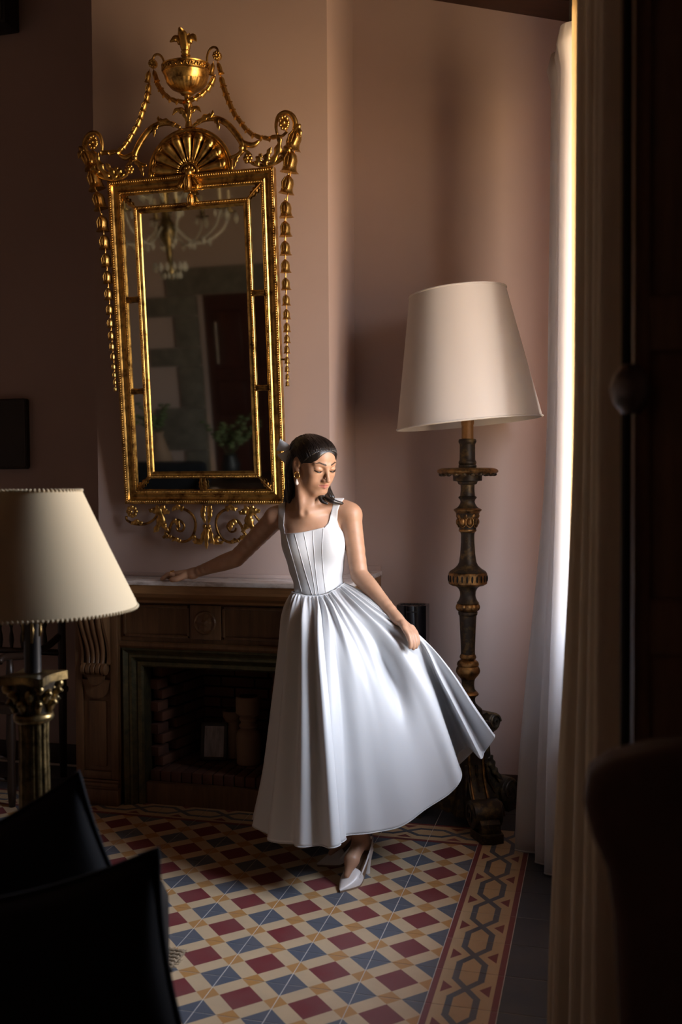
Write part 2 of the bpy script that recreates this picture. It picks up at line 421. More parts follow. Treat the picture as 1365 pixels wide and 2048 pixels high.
# moulded wooden cornice under the marble
def moulding(prof, x0, x1):
    """prof: (y, z) loop run along x, returning at both ends to the back wall"""
    m = MB(); m.prism(prof, lambda a, b, d: (d-FX, a-FY, b), x0, x1); return m
m = moulding([(0.80, 0.998), (0.607, 0.998), (0.605, 0.985), (0.607, 0.962), (0.618, 0.948), (0.622, 0.944), (0.64, 0.938), (0.668, 0.926), (0.675, 0.915), (0.80, 0.915)], SX0+0.006, SX1-0.006)
for sx, xa, xb in ((1, CX1+0.002, SX1-0.006), (-1, SX0+0.006, CX0-0.002)):
    m2 = L(xa, xb, 0.795, YB-0.003, 0.945, 0.998); m.add(m2.v, m2.f)
m.build('cornice', M_OAKH, fp, sharp=25, label='golden oak cornice')
L(-1.60, -0.784, 0.735, 0.80, 0.70, 0.915).build('frieze_board', M_OAK, fp, sharp=None)
for x0, x1 in ((-1.585, -1.265), (-1.115, -0.80)):
    m = MB()
    for q in ((x0, x1, 0.885, 0.90), (x0, x1, 0.755, 0.768), (x0, x0+0.013, 0.755, 0.90), (x1-0.013, x1, 0.755, 0.90)):
        k = L(q[0], q[1], 0.726, 0.736, q[2], q[3], 0.003); m.add(k.v, k.f)
    m.build('frieze_frame', M_OAK, fp)
ros = L(-1.262, -1.118, 0.718, 0.735, 0.752, 0.905, 0.006).build('rosette_block', M_OAK, fp)
m = MB()
ro = Matrix.Translation((-1.19-FX, 0.718-FY, 0.828)) @ Matrix.Rotation(math.pi/2, 4, 'X')
m.lathe([(0, 0.052), (0.006, 0.052), (0.009, 0.047), (0.006, 0.042), (0.004, 0.038), (0.008, 0.030), (0.010, 0.016), (0.014, 0.012), (0.018, 0.006), (0.019, 0.001)], 32,
        rf=lambda a, z, r: r*(1+0.10*math.cos(8*a)) if 0.012 < r < 0.04 else r, mat=ro)
m.build('carved_rosette', M_OAK, ros, sharp=60)
MB().prism([(0.80, 0.735), (0.722, 0.735), (0.716, 0.728), (0.716, 0.716), (0.728, 0.70), (0.80, 0.70)], lambda a, b, d: (d-FX, a-FY, b), -1.60, -0.784).build('frieze_ledge', M_OAK, fp, sharp=25)
def pilaster(sx):
    def X(x): return (x-FX) if sx < 0 else -(x-FX)          # the right pilaster mirrors the left one
    def B(x0, x1, y0, y1, z0, z1, b=0.0):
        a, c = sorted((X(x0), X(x1))); return MB().box(a, c, y0-FY, y1-FY, z0, z1, b)
    p = B(-1.812, -1.60, 0.715, 0.80, 0.0, 0.915).build('pilaster', M_OAK, fp, sharp=None)
    for q in ((-1.812, -1.775, 0.715, 0.70, 0.115, 0.915), (-1.638, -1.602, 0.715, 0.70, 0.115, 0.915), (-1.775, -1.638, 0.715, 0.70, 0.115, 0.15)):
        B(q[0], q[1], q[3], q[2], q[4], q[5], 0.004).build('pilaster_stile', M_OAK, p)
    a = [(-1.757+0.0, 0.50)]+[(-1.7065-0.05*math.cos(t), 0.505+0.028*(-math.sin(t))) for t in np.linspace(0, math.pi, 13)]+[(-1.656, 0.50)]
    MB().prism([(-1.775, 0.56)]+[(x, z) for x, z in a]+[(-1.638, 0.56)], lambda u, v, d: (X(u), d-FY, v), 0.700, 0.715).build('panel_head', M_OAK, p, sharp=None)
    B(-1.748, -1.664, 0.706, 0.716, 0.17, 0.465, 0.005).build('pilaster_panel', M_OAK, p)
    # plinth with two mouldings
    m = B(-1.816, -1.60, 0.688, 0.80, 0.0, 0.072, 0.003)
    for z0, z1, y in ((0.072, 0.082, 0.694), (0.082, 0.100, 0.690), (0.100, 0.112, 0.698)):
        k = B(-1.814, -1.602, y, 0.80, z0, z1, 0.003); m.add(k.v, k.f)
    m.build('plinth', M_OAK, p)
    # scroll corbel: five reeds following an S curve, wide at the top
    prof = crom([(0.628, 0.915), (0.632, 0.86), (0.650, 0.80), (0.676, 0.74), (0.690, 0.69), (0.690, 0.655), (0.684, 0.632)], 5)
    for side in (0, 1):
        xx = (-1.772, -1.758)[0] if side == 0 else -1.632
        w = 0.012
        out = [(y, z) for y, z in prof]+[(0.702, 0.632), (0.702, 0.915)]
        def fn(u, v, d): return (X(d), u-FY, v)
        MB().prism(out, fn, (-1.772 if side == 0 else -1.646), (-1.762 if side == 0 else -1.634)).build('corbel_cheek', M_OAK, p, sharp=30)
    for k in range(4):
        pts = []; rad = []
        for y, z in prof:
            t = (z-0.63)/(0.915-0.63); x = -1.704+(k-1.5)*(0.022+0.009*t)
            pts.append((X(x), y-FY+0.006, z)); rad.append(0.0105+0.005*t)
        MB().tube(pts, rad, 8, nrm=(1, 0, 0)).build('corbel_reed', M_OAK, p, sharp=60)
    m = MB()
    for k in range(5):
        a0 = X(-1.704+(k-2)*0.0245); m.tube([(a0-0.0115, 0.684-FY, 0.612), (a0-0.008, 0.684-FY, 0.612), (a0+0.008, 0.684-FY, 0.612), (a0+0.0115, 0.684-FY, 0.612)], [0.021, 0.026, 0.026, 0.021], 16)
    m.build('corbel_scroll', M_OAK, p, sharp=40)
    a = [(0.038*math.cos(t), 0.038*math.sin(t)) for t in np.linspace(math.pi, 2*math.pi, 14)]
    MB().prism([(-0.038, 0.03)]+a+[(0.038, 0.03)], lambda u, v, d: (X(-1.700)+u, d-FY, 0.578+v), 0.680, 0.702).build('corbel_leaf', M_OAK, p, sharp=30)
pilaster(-1); pilaster(1)
# stepped bronze frame round the fire opening
def frame_loop(prof):
    """prof: (inset, y) outer to inner; mitred frame with legs to the floor"""
    m = MB(); rows = []
    for ins, y in prof:
        x0, x1, z1 = -1.590+ins-FX, -0.794-ins-FX, 0.705-ins
        rows.append([(x0, y-FY, 0.0), (x0, y-FY, z1), (x1, y-FY, z1), (x1, y-FY, 0.0)])
    m.grid(rows); return m
frame_loop([(0, 0.80), (0, 0.722), (0.008, 0.716), (0.014, 0.722), (0.026, 0.732), (0.032, 0.728), (0.042, 0.730), (0.046, 0.740), (0.058, 0.752), (0.064, 0.746), (0.080, 0.748), (0.088, 0.756), (0.088, 0.83)]).build('bronze_frame', M_BRONZE, fp, sharp=25, label='greenish bronze stepped frame')
# firebox: dark shell lined with bricks
M_SOOT = plain('soot', (0.012, 0.010, 0.009), 0.95)
m = MB(); x0, x1, y0, y1, zt, zb = FB0-0.028-FX, FB1+0.028-FX, 0.80-FY, 1.24-FY, FBT+0.028, 0.0
xi0, xi1 = FB0+0.06-FX, FB1-0.06-FX
m.add([(x0, y0, zb), (x1, y0, zb), (xi1+.02, y1, zb), (xi0-.02, y1, zb), (x0, y0, zt), (x1, y0, zt), (xi1+.02, y1, zt), (xi0-.02, y1, zt)],
      [(0, 3, 7, 4), (3, 2, 6, 7), (2, 1, 5, 6), (4, 7, 6, 5), (0, 1, 2, 3)]).build('firebox', M_SOOT, fp, sharp=None)
HZ = 0.142
bt = NT('red_brick'); _n = bt.noise(bt.coord(), 6, 5); _rnd = bt.n('ShaderNodeObjectInfo').outputs['Random']
bt.set(Base_Color=bt.mix(bt.math('MULTIPLY', _n, 0.8), bt.ramp(_rnd, [(0, (0.13, 0.045, 0.026)), (1, (0.22, 0.085, 0.045))]), (0.035, 0.022, 0.018)), Roughness=0.9); bt.bump(bt.noise(bt.coord(), 40, 6), 0.5, 0.003); M_BRICK = bt.m
def brick_mesh(l, d, h): return MB().box(-l/2, l/2, -d/2, d/2, -h/2, h/2, 0.004)
bA = None
def brick(x, y, z, rz, l=0.165, d=0.05, h=0.043):
    global bA
    p = (x-FX, y-FY, z)
    if bA is None:
        bA = brick_mesh(0.165, 0.05, 0.043).build('brick', M_BRICK, fp, loc=p, rotz=rz); return
    link_copy(bA, fp, p, (0, 0, rz), (l/0.165, d/0.05, h/0.043))
for r in range(10):
    z = HZ+0.026+r*0.051
    ang = math.atan2(1.225-0.83, 0.075)
    for k in range(3 if r % 2 else 2):
        t = (0.10+k*0.175) if r % 2 == 0 else (0.03+k*0.175)
        l = 0.165 if not (r % 2 and k == 0) else 0.08
        t0 = t if l > 0.1 else 0.025
        for sx in (-1, 1):
            bx = (FB0-0.005+0.02+t0*0.19) if sx < 0 else (FB1+0.005-0.02-t0*0.19)
            brick(bx, 0.835+t0, z, ang if sx < 0 else math.pi-ang, l)
    for k in range(3):
        brick(-1.192+(k-1)*0.172+(0.04 if r % 2 else -0.03), 1.215, z, 0, 0.165)
for k in range(12):                                   # hearth bricks on edge, two rows deep
    for r in range(3):
        brick(-1.50+0.028+k*0.0505, 0.80+0.06+r*0.135, HZ-0.024, math.pi/2, 0.128, 0.046, 0.046)
L(FB0-0.002, FB1+0.002, 0.765, 0.80, 0.0, 0.094).build('kick_board', M_OAK, fp, sharp=None)
L(FB0-0.002, FB1+0.002, 0.80, 1.22, 0.05, 0.094).build('hearth_bed', M_SOOT, fp, sharp=None)

# ------------------------------------------------------------------ things in the fireplace
M_CER = plain('unglazed_clay', (0.30, 0.19, 0.125), 0.75, var=0.1, bump=0.15)
def pillar_vase(x, y, s, label, prof):
    t = empty('pillar_vase', (x, y, HZ), label=label, cat='vase')
    MB().lathe([(z*s, r*s) for z, r in prof], 40).build('vase_body', M_CER, t, sharp=40)
    MB().lathe([(prof[-1][0]*s-0.03*s, prof[-1][1]*0.78*s), (prof[-1][0]*s+0.001, prof[-1][1]*0.78*s)], 32).build('mouth_shade_disc', plain('hollow_shade_brown', (0.05, 0.03, 0.02), 0.9), t)  # dark disc on the solid top, coloured as the shade inside a mouth
    return t
PV = [(0, 0.052), (0.004, 0.056), (0.13, 0.057), (0.15, 0.052), (0.158, 0.042), (0.165, 0.036), (0.172, 0.043), (0.180, 0.043), (0.187, 0.036), (0.196, 0.036), (0.203, 0.042), (0.212, 0.042), (0.218, 0.036), (0.228, 0.050), (0.236, 0.058), (0.305, 0.058), (0.312, 0.054)]
pillar_vase(-1.098, 1.00, 1.0, 'tall clay candle pillar with ringed waist standing in the fireplace', PV)
PV2 = [(0, 0.042), (0.004, 0.046), (0.14, 0.047), (0.16, 0.040), (0.17, 0.034), (0.18, 0.040), (0.19, 0.046), (0.215, 0.048), (0.220, 0.045)]
pillar_vase(-1.208, 1.085, 1.0, 'shorter clay jar in the fireplace hidden behind the small picture frame', PV2)
pf = empty('picture_frame', (-1.272, 1.0, HZ+0.002), math.radians(10), label='small dark wooden picture frame leaning in the fireplace with a grey print', cat='picture frame')
tl = math.radians(-11)
RM = Matrix.Rotation(tl, 4, 'X')
def tilt(mb): mb.v = [tuple(RM @ Vector(p)) for p in mb.v]; return mb
fwid, fh = 0.125, 0.172
m = MB()
for q in ((-fwid/2, fwid/2, 0, 0.016), (-fwid/2, fwid/2, fh-0.016, fh), (-fwid/2, -fwid/2+0.016, 0, fh), (fwid/2-0.016, fwid/2, 0, fh)): m.box(q[0], q[1], -0.009, 0.009, q[2], q[3], 0.003)
tilt(m).build('frame', M_DARKW, pf)
gp = NT('grey_print'); _s = gp.scaled((30, 1, 6)); _w = gp.noise(_s, 2.0, 3)
gp.set(Base_Color=gp.ramp(_w, [(0.3, (0.30, 0.28, 0.31)), (0.7, (0.62, 0.58, 0.62))]), Roughness=0.3)
tilt(MB().box(-fwid/2+0.014, fwid/2-0.014, -0.002, 0.004, 0.014, fh-0.014)).build('print', gp.m, pf, label='pale grey picture', sharp=None)
tilt(MB().box(-0.02, 0.02, 0.009, 0.014, 0.0, 0.10)).build('strut', M_DARKW, pf)

# ------------------------------------------------------------------ tower heater behind the dress
M_BLK = plain('gloss_black_plastic', (0.006, 0.006, 0.008), 0.12, var=0.0)
M_BLK2 = plain('matt_black_plastic', (0.012, 0.012, 0.013), 0.5, var=0.0)
hx = atY(826, 1210, 1.08)
th = empty('tower_heater', (hx[0], 1.08, 0), label='slim gloss black tower heater standing against the pink wall behind the dress', cat='heater')
def rect_round(w, d, r, n=6):
    o = []
    for cx, cy, a0 in ((w/2-r, d/2-r, 0), (-w/2+r, d/2-r, 90), (-w/2+r, -d/2+r, 180), (w/2-r, -d/2+r, 270)):
        for k in range(n+1):
            a = math.radians(a0+90*k/n); o.append((cx+r*math.cos(a), cy+r*math.sin(a)))
    return o
HH = 0.885
bow = [(-0.066, 0.05), (-0.066, -0.035)]+[(-0.066+0.132*k/12, -0.035-0.03*math.sin(math.pi*k/12)) for k in range(1, 12)]+[(0.066, -0.035), (0.066, 0.05)]
MB().prism(bow, lambda a, b, d: (a, b, d), 0.03, HH).build('heater_body', M_BLK, th, sharp=30)
MB().prism([(a*1.25, b*1.3) for a, b in bow], lambda a, b, d: (a, b, d), 0.0, 0.03).build('heater_base', M_BLK2, th, sharp=30)
m = MB()
for k in range(7): m.box(-0.052+k*0.0155, -0.052+k*0.0155+0.010, -0.02, 0.03, HH-0.002, HH+0.0025)
m.build('vent_slats', M_BLK2, th, sharp=None)
MB().box(-0.018, 0.03, -0.068, -0.06, HH-0.028, HH-0.024).build('display_slot', M_BLK2, th, sharp=None)
m = MB()
for k in range(22): m.box(-0.05, 0.05, -0.0675+0.004, -0.055, 0.10+k*0.022, 0.108+k*0.022)
m.build('front_louvres', M_BLK2, th, sharp=None)
# ------------------------------------------------------------------ gilt mirror
# local axes: x along the frame, y into the wall, z up the leaning frame; origin at the lower left corner
MR, MU, MN = np.array([0.99999328, -0.00259297, -0.00259227]), np.array([0.0023334, -0.0952909, 0.99544673]), np.array([-0.00282818, -0.99544609, -0.09528421])
MO = np.array([-1.58393912, 0.75597325, 1.34182903])
mm = Matrix.Identity(4)
for i in range(3): mm[i][0], mm[i][1], mm[i][2], mm[i][3] = MR[i], -MN[i], MU[i], MO[i]
mir = empty('wall_mirror', matrix=mm, label='tall gilt neoclassical mirror with urn crest and beaded frame leaning above the fireplace', cat='mirror')
MW, MH = 0.7507, 1.3901
gt = NT('old_mirror_glass'); gt.set(Base_Color=(0.60, 0.62, 0.54), Metallic=1.0, Roughness=0.035); M_GLASS = gt.m
def loop(prof, ins0=0.0):
    m = MB(); rows = []
    for ins, y in prof:
        a = ins+ins0
        rows.append([(a, y, a), (MW-a, y, a), (MW-a, y, MH-a), (a, y, MH-a)])
    return m.grid(rows, close_v=True)
loop([(0.004, 0.042), (0.0, 0.036), (0.0, 0.003), (0.002, 0.001), (0.017, 0.001), (0.019, 0.006), (0.022, 0.011), (0.030, 0.0135), (0.040, 0.0125), (0.045, 0.008), (0.048, 0.007), (0.058, 0.008), (0.060, 0.018), (0.066, 0.022), (0.066, 0.030)]).build('outer_frame', M_GOLD, mir, sharp=20)
loop([(0.112, 0.026), (0.112, 0.012), (0.114, 0.010), (0.125, 0.010), (0.127, 0.013), (0.133, 0.011), (0.139, 0.014), (0.143, 0.022), (0.143, 0.026)]).build('inner_frame', M_GOLD, mir, sharp=20)
def beads(ins, y, r, step, big):
    for side in range(4):
        m = MB(); a = ins
        L0 = (MW if side % 2 == 0 else MH)-2*a; n = int(L0/step)
        for k in range(n):
            t = a+(k+0.5)*L0/n
            p = ((t, y, a), (MW-a, y, t), (t, y, MH-a), (a, y, t))[side]
            m.ball(p, (r, r*0.9, r*(0.85 if side % 2 and big else 1.0)), 7, 5)
        m.build('beading', M_GOLD, mir, sharp=180, kind='stuff', recalc=False)
beads(0.0095, 0.0005, 0.0058, 0.0098, True); beads(0.053, 0.0075, 0.0036, 0.0072, False); beads(0.1195, 0.0095, 0.0036, 0.0072, False)
# panes: one in the middle, eight in the margin
MB().box(0.138, MW-0.138, 0.0215, 0.0255, 0.138, MH-0.138).build('centre_pane', M_GLASS, mir, sharp=None)
def pane(pts):
    v = [(a, 0.0205, b) for a, b in pts]+[(a, 0.0245, b) for a, b in pts]; n = len(pts)
    MB().add(v, [tuple(range(n)), tuple(range(n, 2*n))[::-1]]+[(i, (i+1) % n, n+(i+1) % n, n+i) for i in range(n)]).build('margin_pane', M_GLASS, mir, sharp=None)
a, b = 0.060, 0.118
for sx in (0, 1):
    X = (lambda q: q) if sx == 0 else (lambda q: MW-q)
    for z0, z1, m0, m1 in ((0.0, 0.495, 1, 0), (0.495, 0.889, 0, 0), (0.889, MH, 0, 1)):
        pane([(X(a), a if m0 else z0), (X(b), b if m0 else z0), (X(b), MH-b if m1 else z1), (X(a), MH-a if m1 else z1)])
for z in (0, 1):
    Z = (lambda q: q) if z == 0 else (lambda q: MH-q)
    pane([(a, Z(a)), (MW/2, Z(a)), (MW/2, Z(b)), (b, Z(b))]); pane([(MW/2, Z(a)), (MW-a, Z(a)), (MW-b, Z(b)), (MW/2, Z(b))])
# little acanthus clasps over the joints
def leaf_rows(path, width, n=9, m=7, dome=0.35, serr=0.22, lobes=4.0, tip=1.0, side=(0, -1, 0)):
    """a carved leaf: path of (x, y, z) points; the blade domes towards -y and its edge is lobed"""
    P = crom(path, max(2, int(n*3/(len(path)-1)))); rows = []
    for i, p in enumerate(P):
        t = i/(len(P)-1); tg = P[min(i+1, len(P)-1)]-P[max(i-1, 0)]; tg = tg/(np.linalg.norm(tg)+1e-9)
        s = np.cross(tg, np.array(side)); s = s/(np.linalg.norm(s)+1e-9); o = np.cross(s, tg)
        wv = width*(math.sin(math.pi*min(1, 0.12+0.88*t)**0.8)**0.7 if t < 1 else 0)*(1-0.25*t*tip)
        wv *= 1+serr*math.sin(lobes*2*math.pi*t)
        row = []
        for k in range(m):
            q = 2*k/(m-1)-1
            row.append(tuple(p+s*q*wv+o*(dome*wv*(1-q*q)-0.12*wv*(abs(q) < 0.15))))
        rows.append(row)
    return rows
def leaf(mb, path, width, th=0.004, **kw):
    R = leaf_rows(path, width, **kw); n = len(R); m = len(R[0])
    B = [[(p[0], p[1]+th, p[2]) for p in r] for r in R]
    loopr = [list(R[i])+list(B[i])[::-1] for i in range(n)]
    return mb.grid(loopr, close_v=True)
def on(pts, y): return [(a, y, b) for a, b in pts]
for sx in (0, 1):
    X = (lambda q: q) if sx == 0 else (lambda q: MW-q)
    for z in (0.495, 0.889):
        m = MB().box(min(X(0.060), X(0.118)), max(X(0.060), X(0.118)), 0.010, 0.022, z-0.012, z+0.012, 0.003)
        for dz in (-0.010, 0, 0.010): m.tube([(X(0.062), 0.010, z+dz), (X(0.09), 0.006, z+dz*0.5), (X(0.116), 0.010, z+dz)], [0.004, 0.006, 0.004], 6)
        m.build('clasp', M_GOLD2, mir)
    for top in (0, 1):
        Z = (lambda q: q) if top == 0 else (lambda q: MH-q)
        m = MB()
        leaf(m, [(X(0.062), 0.016, Z(0.062)), (X(0.088), 0.008, Z(0.088)), (X(0.122), 0.012, Z(0.122))], 0.013, lobes=5, serr=0.3)
        m.tube([(X(0.060), 0.010, Z(0.060)), (X(0.09), 0.004, Z(0.09)), (X(0.120), 0.008, Z(0.120))], 0.0035, 6)
        m.build('corner_leaf', M_GOLD2, mir)
m = MB()
for dx in (-0.009, 0.009): leaf(m, [(MW/2+dx, 0.014, 0.055), (MW/2+dx*1.1, 0.006, 0.09), (MW/2+dx, 0.012, 0.122)], 0.009, lobes=4)
m.build('clasp', M_GOLD2, mir)

# husk: a small bell flower, hanging down local -z from its origin, length 1, instanced everywhere
def husk_mb():
    m = MB()
    prof = [(0.0, 0.05), (-0.06, 0.12), (-0.2, 0.27), (-0.45, 0.33), (-0.7, 0.31), (-0.9, 0.36), (-1.0, 0.46), (-0.92, 0.30), (-0.8, 0.1)]
    m.lathe([(z, r) for z, r in prof], 12, rf=lambda a, z, r: r*(1+(0.13 if z < -0.1 else 0.05)*math.cos(3*a-math.pi/2)*1.0))
    for k in (-0.16, 0.0, 0.16):
        m.tube([(k*0.6, -0.24, -0.15), (k*1.2, -0.36, -0.45), (k*1.0, -0.33, -0.8)], [0.03, 0.055, 0.02], 5)
    m.tube([(0, 0, 0.10), (0, 0, 0.0)], 0.06, 6)
    return m
_h = husk_mb().build('husk', M_GOLD, mir, sharp=60)
_first = [True]
def husk(x, y, z, size, ang=0.0, wid=1.0):
    """ang: turn in the mirror plane, 0 hangs straight down, positive swings the mouth to +x"""
    o = _h if _first[0] else link_copy(_h, mir)
    _first[0] = False
    o.location = (x, y, z); o.rotation_euler = (0, -ang, 0); o.scale = (size*wid, size*wid, size)
def chain(path, n, s0, s1, y=-0.004):
    P = crom(path, 24); d = [0]
    for i in range(1, len(P)): d.append(d[-1]+np.linalg.norm(P[i]-P[i-1]))
    for k in range(n):
        t = (k+0.1)/n*d[-1]; i = max(0, min(len(P)-2, int(np.searchsorted(d, t))-1)); i2 = min(len(P)-1, i+3)
        dr = P[i2]-P[i]; ang = math.atan2(dr[0], -dr[1]); q = P[i]
        husk(q[0], y, q[1], (s0+(s1-s0)*k/max(1, n-1))*1.18, ang, 0.8)
    m = MB(); m.tube([(p[0], y, p[1]) for p in P[::3]], 0.0028, 6); m.build('garland_wire', M_GOLD2, mir)
UC = 0.381
gR = [(0.541, 1.766), (0.551, 1.722), (0.568, 1.67), (0.59, 1.618), (0.616, 1.579), (0.647, 1.54), (0.685, 1.515), (0.732, 1.502), (0.775, 1.506)]
gL = [(0.222, 1.77), (0.211, 1.72), (0.191, 1.671), (0.172, 1.628), (0.144, 1.586), (0.112, 1.545), (0.076, 1.514), (0.033, 1.507), (-0.01, 1.51)]
chain(gR, 11, 0.036, 0.030); chain(gL, 11, 0.036, 0.030)
chain([(0.517, 1.769), (0.495, 1.735), (0.466, 1.709), (0.432, 1.691), (0.403, 1.683)], 5, 0.034, 0.030)
chain([(0.252, 1.774), (0.274, 1.736), (0.306, 1.703), (0.346, 1.685), (0.372, 1.683)], 5, 0.034, 0.030)
for kx in (0.524, 0.239):
    husk(kx-0.010, -0.012, 1.815, 0.048, -0.25, 0.62); husk(kx+0.010, -0.012, 1.815, 0.048, 0.25, 0.62)
# side drops
drops = [(0.850, 1.475, 0.078), (0.828, 1.410, 0.078), (0.819, 1.320, 0.072), (0.795, 1.224, 0.066), (0.792, 1.143, 0.062), (0.789, 1.066, 0.058), (0.787, 0.993, 0.054), (0.786, 0.921, 0.050), (0.785, 0.855, 0.045), (0.785, 0.797, 0.042), (0.784, 0.743, 0.040), (0.783, 0.696, 0.036), (0.781, 0.652, 0.034), (0.780, 0.608, 0.030), (0.779, 0.572, 0.027), (0.779, 0.540, 0.024), (0.778, 0.510, 0.022)]
drops = [(0.858, 1.492, 0.082, -0.35), (0.830, 1.408, 0.086, -0.18), (0.815, 1.318, 0.074, -0.2), (0.797, 1.222, 0.068, 0)]+[(x, z, s, 0) for x, z, s in drops[4:]]
for x, z, s, a_ in drops: husk(x, 0.004, z+s*0.45, s, a_); husk(MW+0.012-x, 0.004, z+s*0.45, s, -a_)
for sx in (0, 1):
    X = (lambda q: q) if sx else (lambda q: MW+0.012-q)
    MB().tube([(X(d[0]), 0.008, d[1]) for d in drops], 0.003, 6).build('drop_wire', M_GOLD2, mir)
    MB().tube([(X(0.785), 0.012, 0.61), (X(0.75), 0.012, 0.61)], 0.004, 6).build('drop_peg', M_GOLD2, mir)
# two larger bells over the top rail
husk(0.378, -0.012, 1.385, 0.068, 0.0, 0.75); husk(0.360, -0.004, 1.38, 0.05, -0.6, 0.7); husk(0.398, -0.004, 1.38, 0.05, 0.6, 0.7); husk(0.384, -0.004, 1.312, 0.055, 0.0, 0.8)

# urn
urn = empty('urn', (0, 0, 0)); urn.parent = mir; urn.location = (UC+0.006, 0.006, 0)
def ring_mat(z): return None
MB().lathe([(1.578, 0.016), (1.60, 0.012), (1.63, 0.011), (1.66, 0.016), (1.667, 0.021), (1.674, 0.016), (1.69, 0.012), (1.702, 0.014), (1.707, 0.026), (1.712, 0.030), (1.716, 0.026)], 24).build('urn_stem', M_GOLD, urn, sharp=50)
MB().lathe([(1.713, 0.026), (1.719, 0.040), (1.732, 0.064), (1.748, 0.077), (1.757, 0.083)], 96, rf=lambda a, z, r: r*(1+0.045*abs(math.cos(14*a))-0.02)).build('urn_gadroons', M_GOLD, urn, sharp=60)
MB().lathe([(1.755, 0.080), (1.764, 0.086), (1.779, 0.091), (1.790, 0.094), (1.792, 0.097), (1.796, 0.097), (1.797, 0.095), (1.815, 0.0975), (1.817, 0.101), (1.822, 0.102), (1.824, 0.098), (1.828, 0.080), (1.834, 0.046), (1.842, 0.022), (1.850, 0.016), (1.856, 0.016), (1.860, 0.020), (1.864, 0.020), (1.867, 0.015), (1.872, 0.017), (1.877, 0.020), (1.881, 0.016), (1.885, 0.012)], 48).build('urn_body', M_GOLD, urn, sharp=40)
m = MB()
for k in range(26):
    a0 = 2*math.pi*k/26
    m.tube([(0.099*math.cos(a0+q), 0.099*math.sin(a0+q), 1.806+0.0065*s) for q, s in ((-0.09, -1), (-0.03, 1), (0.03, 1), (0.09, -1))], 0.0026, 5)
m.build('urn_frieze', M_GOLD, urn, sharp=180)
m = MB()
leaf(m, [(0, -0.004, 1.880), (-0.002, -0.010, 1.92), (-0.008, -0.012, 1.950), (-0.010, -0.030, 1.966)], 0.019, serr=0.08, lobes=2, dome=0.6, tip=-0.6)
leaf(m, [(0, 0, 1.880), (-0.012, -0.004, 1.915), (-0.036, -0.006, 1.932), (-0.062, -0.014, 1.918)], 0.016, serr=0.15, lobes=3, dome=0.6, tip=-0.5)
leaf(m, [(0, 0, 1.880), (0.014, -0.004, 1.915), (0.036, -0.006, 1.930), (0.056, -0.014, 1.908)], 0.016, serr=0.15, lobes=3, dome=0.6, tip=-0.5)
leaf(m, [(0, 0.006, 1.880), (0.008, 0.012, 1.93), (0.014, 0.016, 1.955)], 0.016, serr=0.1, lobes=2, dome=-0.5)
m.build('leaf_finial', M_GOLD, urn, sharp=60)
m = MB()
for sx in (-1, 1):
    leaf(m, [(0, -0.006, 1.615), (sx*0.020, -0.014, 1.640), (sx*0.045, -0.016, 1.648), (sx*0.064, -0.018, 1.628)], 0.013, serr=0.2, lobes=3)
    leaf(m, [(0, -0.010, 1.60), (sx*0.012, -0.020, 1.63), (sx*0.022, -0.026, 1.652)], 0.010, serr=0.15, lobes=3)
m.build('leaf_collar', M_GOLD, urn, sharp=60)
for sx in (-1, 1):
    h = [(0.094, 1.818), (0.097, 1.850), (0.108, 1.871), (0.124, 1.880), (0.140, 1.874), (0.145, 1.858)]
    MB().tube(crom([(sx*a, -0.004, b) for a, b in h], 5), 0.0048, 8).build('urn_handle', M_GOLD, urn, sharp=180)
    m = MB().ball((sx*0.143, -0.006, 1.842), 0.018, 14, 10)
    for k in range(8):
        q = 2*math.pi*k/8; m.ball((sx*0.143+0.012*math.cos(q), -0.020, 1.842+0.012*math.sin(q)), 0.0062, 7, 5)
    m.ball((sx*0.143, -0.025, 1.842), 0.006, 7, 5); m.build('handle_knob', M_GOLD, urn, sharp=180)

# shell fan on the top rail
fan = empty('shell_fan'); fan.parent = mir; fan.location = (UC+0.002, 0, 1.394)
R0 = 0.183
m = MB(); m.prism([(R0*math.cos(t), R0*0.96*math.sin(t)) for t in np.linspace(0, math.pi, 40)], lambda p, q, d: (p, d, q), 0.010, 0.030); m.build('fan_back', M_GOLD2, fan, sharp=40)
m = MB(); arc = [(R0*math.cos(t), R0*0.96*math.sin(t)) for t in np.linspace(-0.02, math.pi+0.02, 48)]
m.tube(on(arc, 0.012), 0.010, 10); m.tube(on([(p*0.93, q*0.93) for p, q in arc], 0.010), 0.004, 8); m.build('fan_rim', M_GOLD, fan, sharp=180)
for k in range(9):
    t = math.pi*(k+0.5)/9; c, s = math.cos(t), math.sin(t); m = MB()
    pts = []; rad = []
    for q in np.linspace(0.035, 0.158, 14):
        pts.append((q*c, 0.010-0.010*math.sin(min(1, q/0.15)*math.pi*0.5)-0.006*max(0, (q-0.12)/0.04), q*s*0.96)); rad.append(max(0.004, 0.155*q*(1.0 if q < 0.15 else 0.8)))
    rad[-1] *= 0.6
    m.tube(pts, rad, 10, flat=1.0)
    for dq in (-0.35, 0.35):
        m.tube([((q*math.cos(t+dq*0.22)), 0.004-0.012*math.sin(min(1, q/0.15)*math.pi*0.5), q*math.sin(t+dq*0.22)*0.96) for q in np.linspace(0.05, 0.13, 6)], 0.0035, 5)
    m.ball((0.150*c, -0.008, 0.150*s*0.96), (0.021, 0.014, 0.021), 10, 8)
    m.build('shell_rib', M_GOLD, fan, sharp=180)
m = MB(); m.tube(on([(0.040*math.cos(t), 0.040*math.sin(t)) for t in np.linspace(0, math.pi, 20)], -0.002), 0.005, 8)
for k in range(5):
    t = math.pi*(k+0.5)/5; m.ball((0.022*math.cos(t), -0.008, 0.022*math.sin(t)), (0.009, 0.008, 0.009), 8, 6)
m.ball((0, -0.006, 0.0), 0.016, 10, 8); m.build('fan_rosette', M_GOLD, fan, sharp=180)

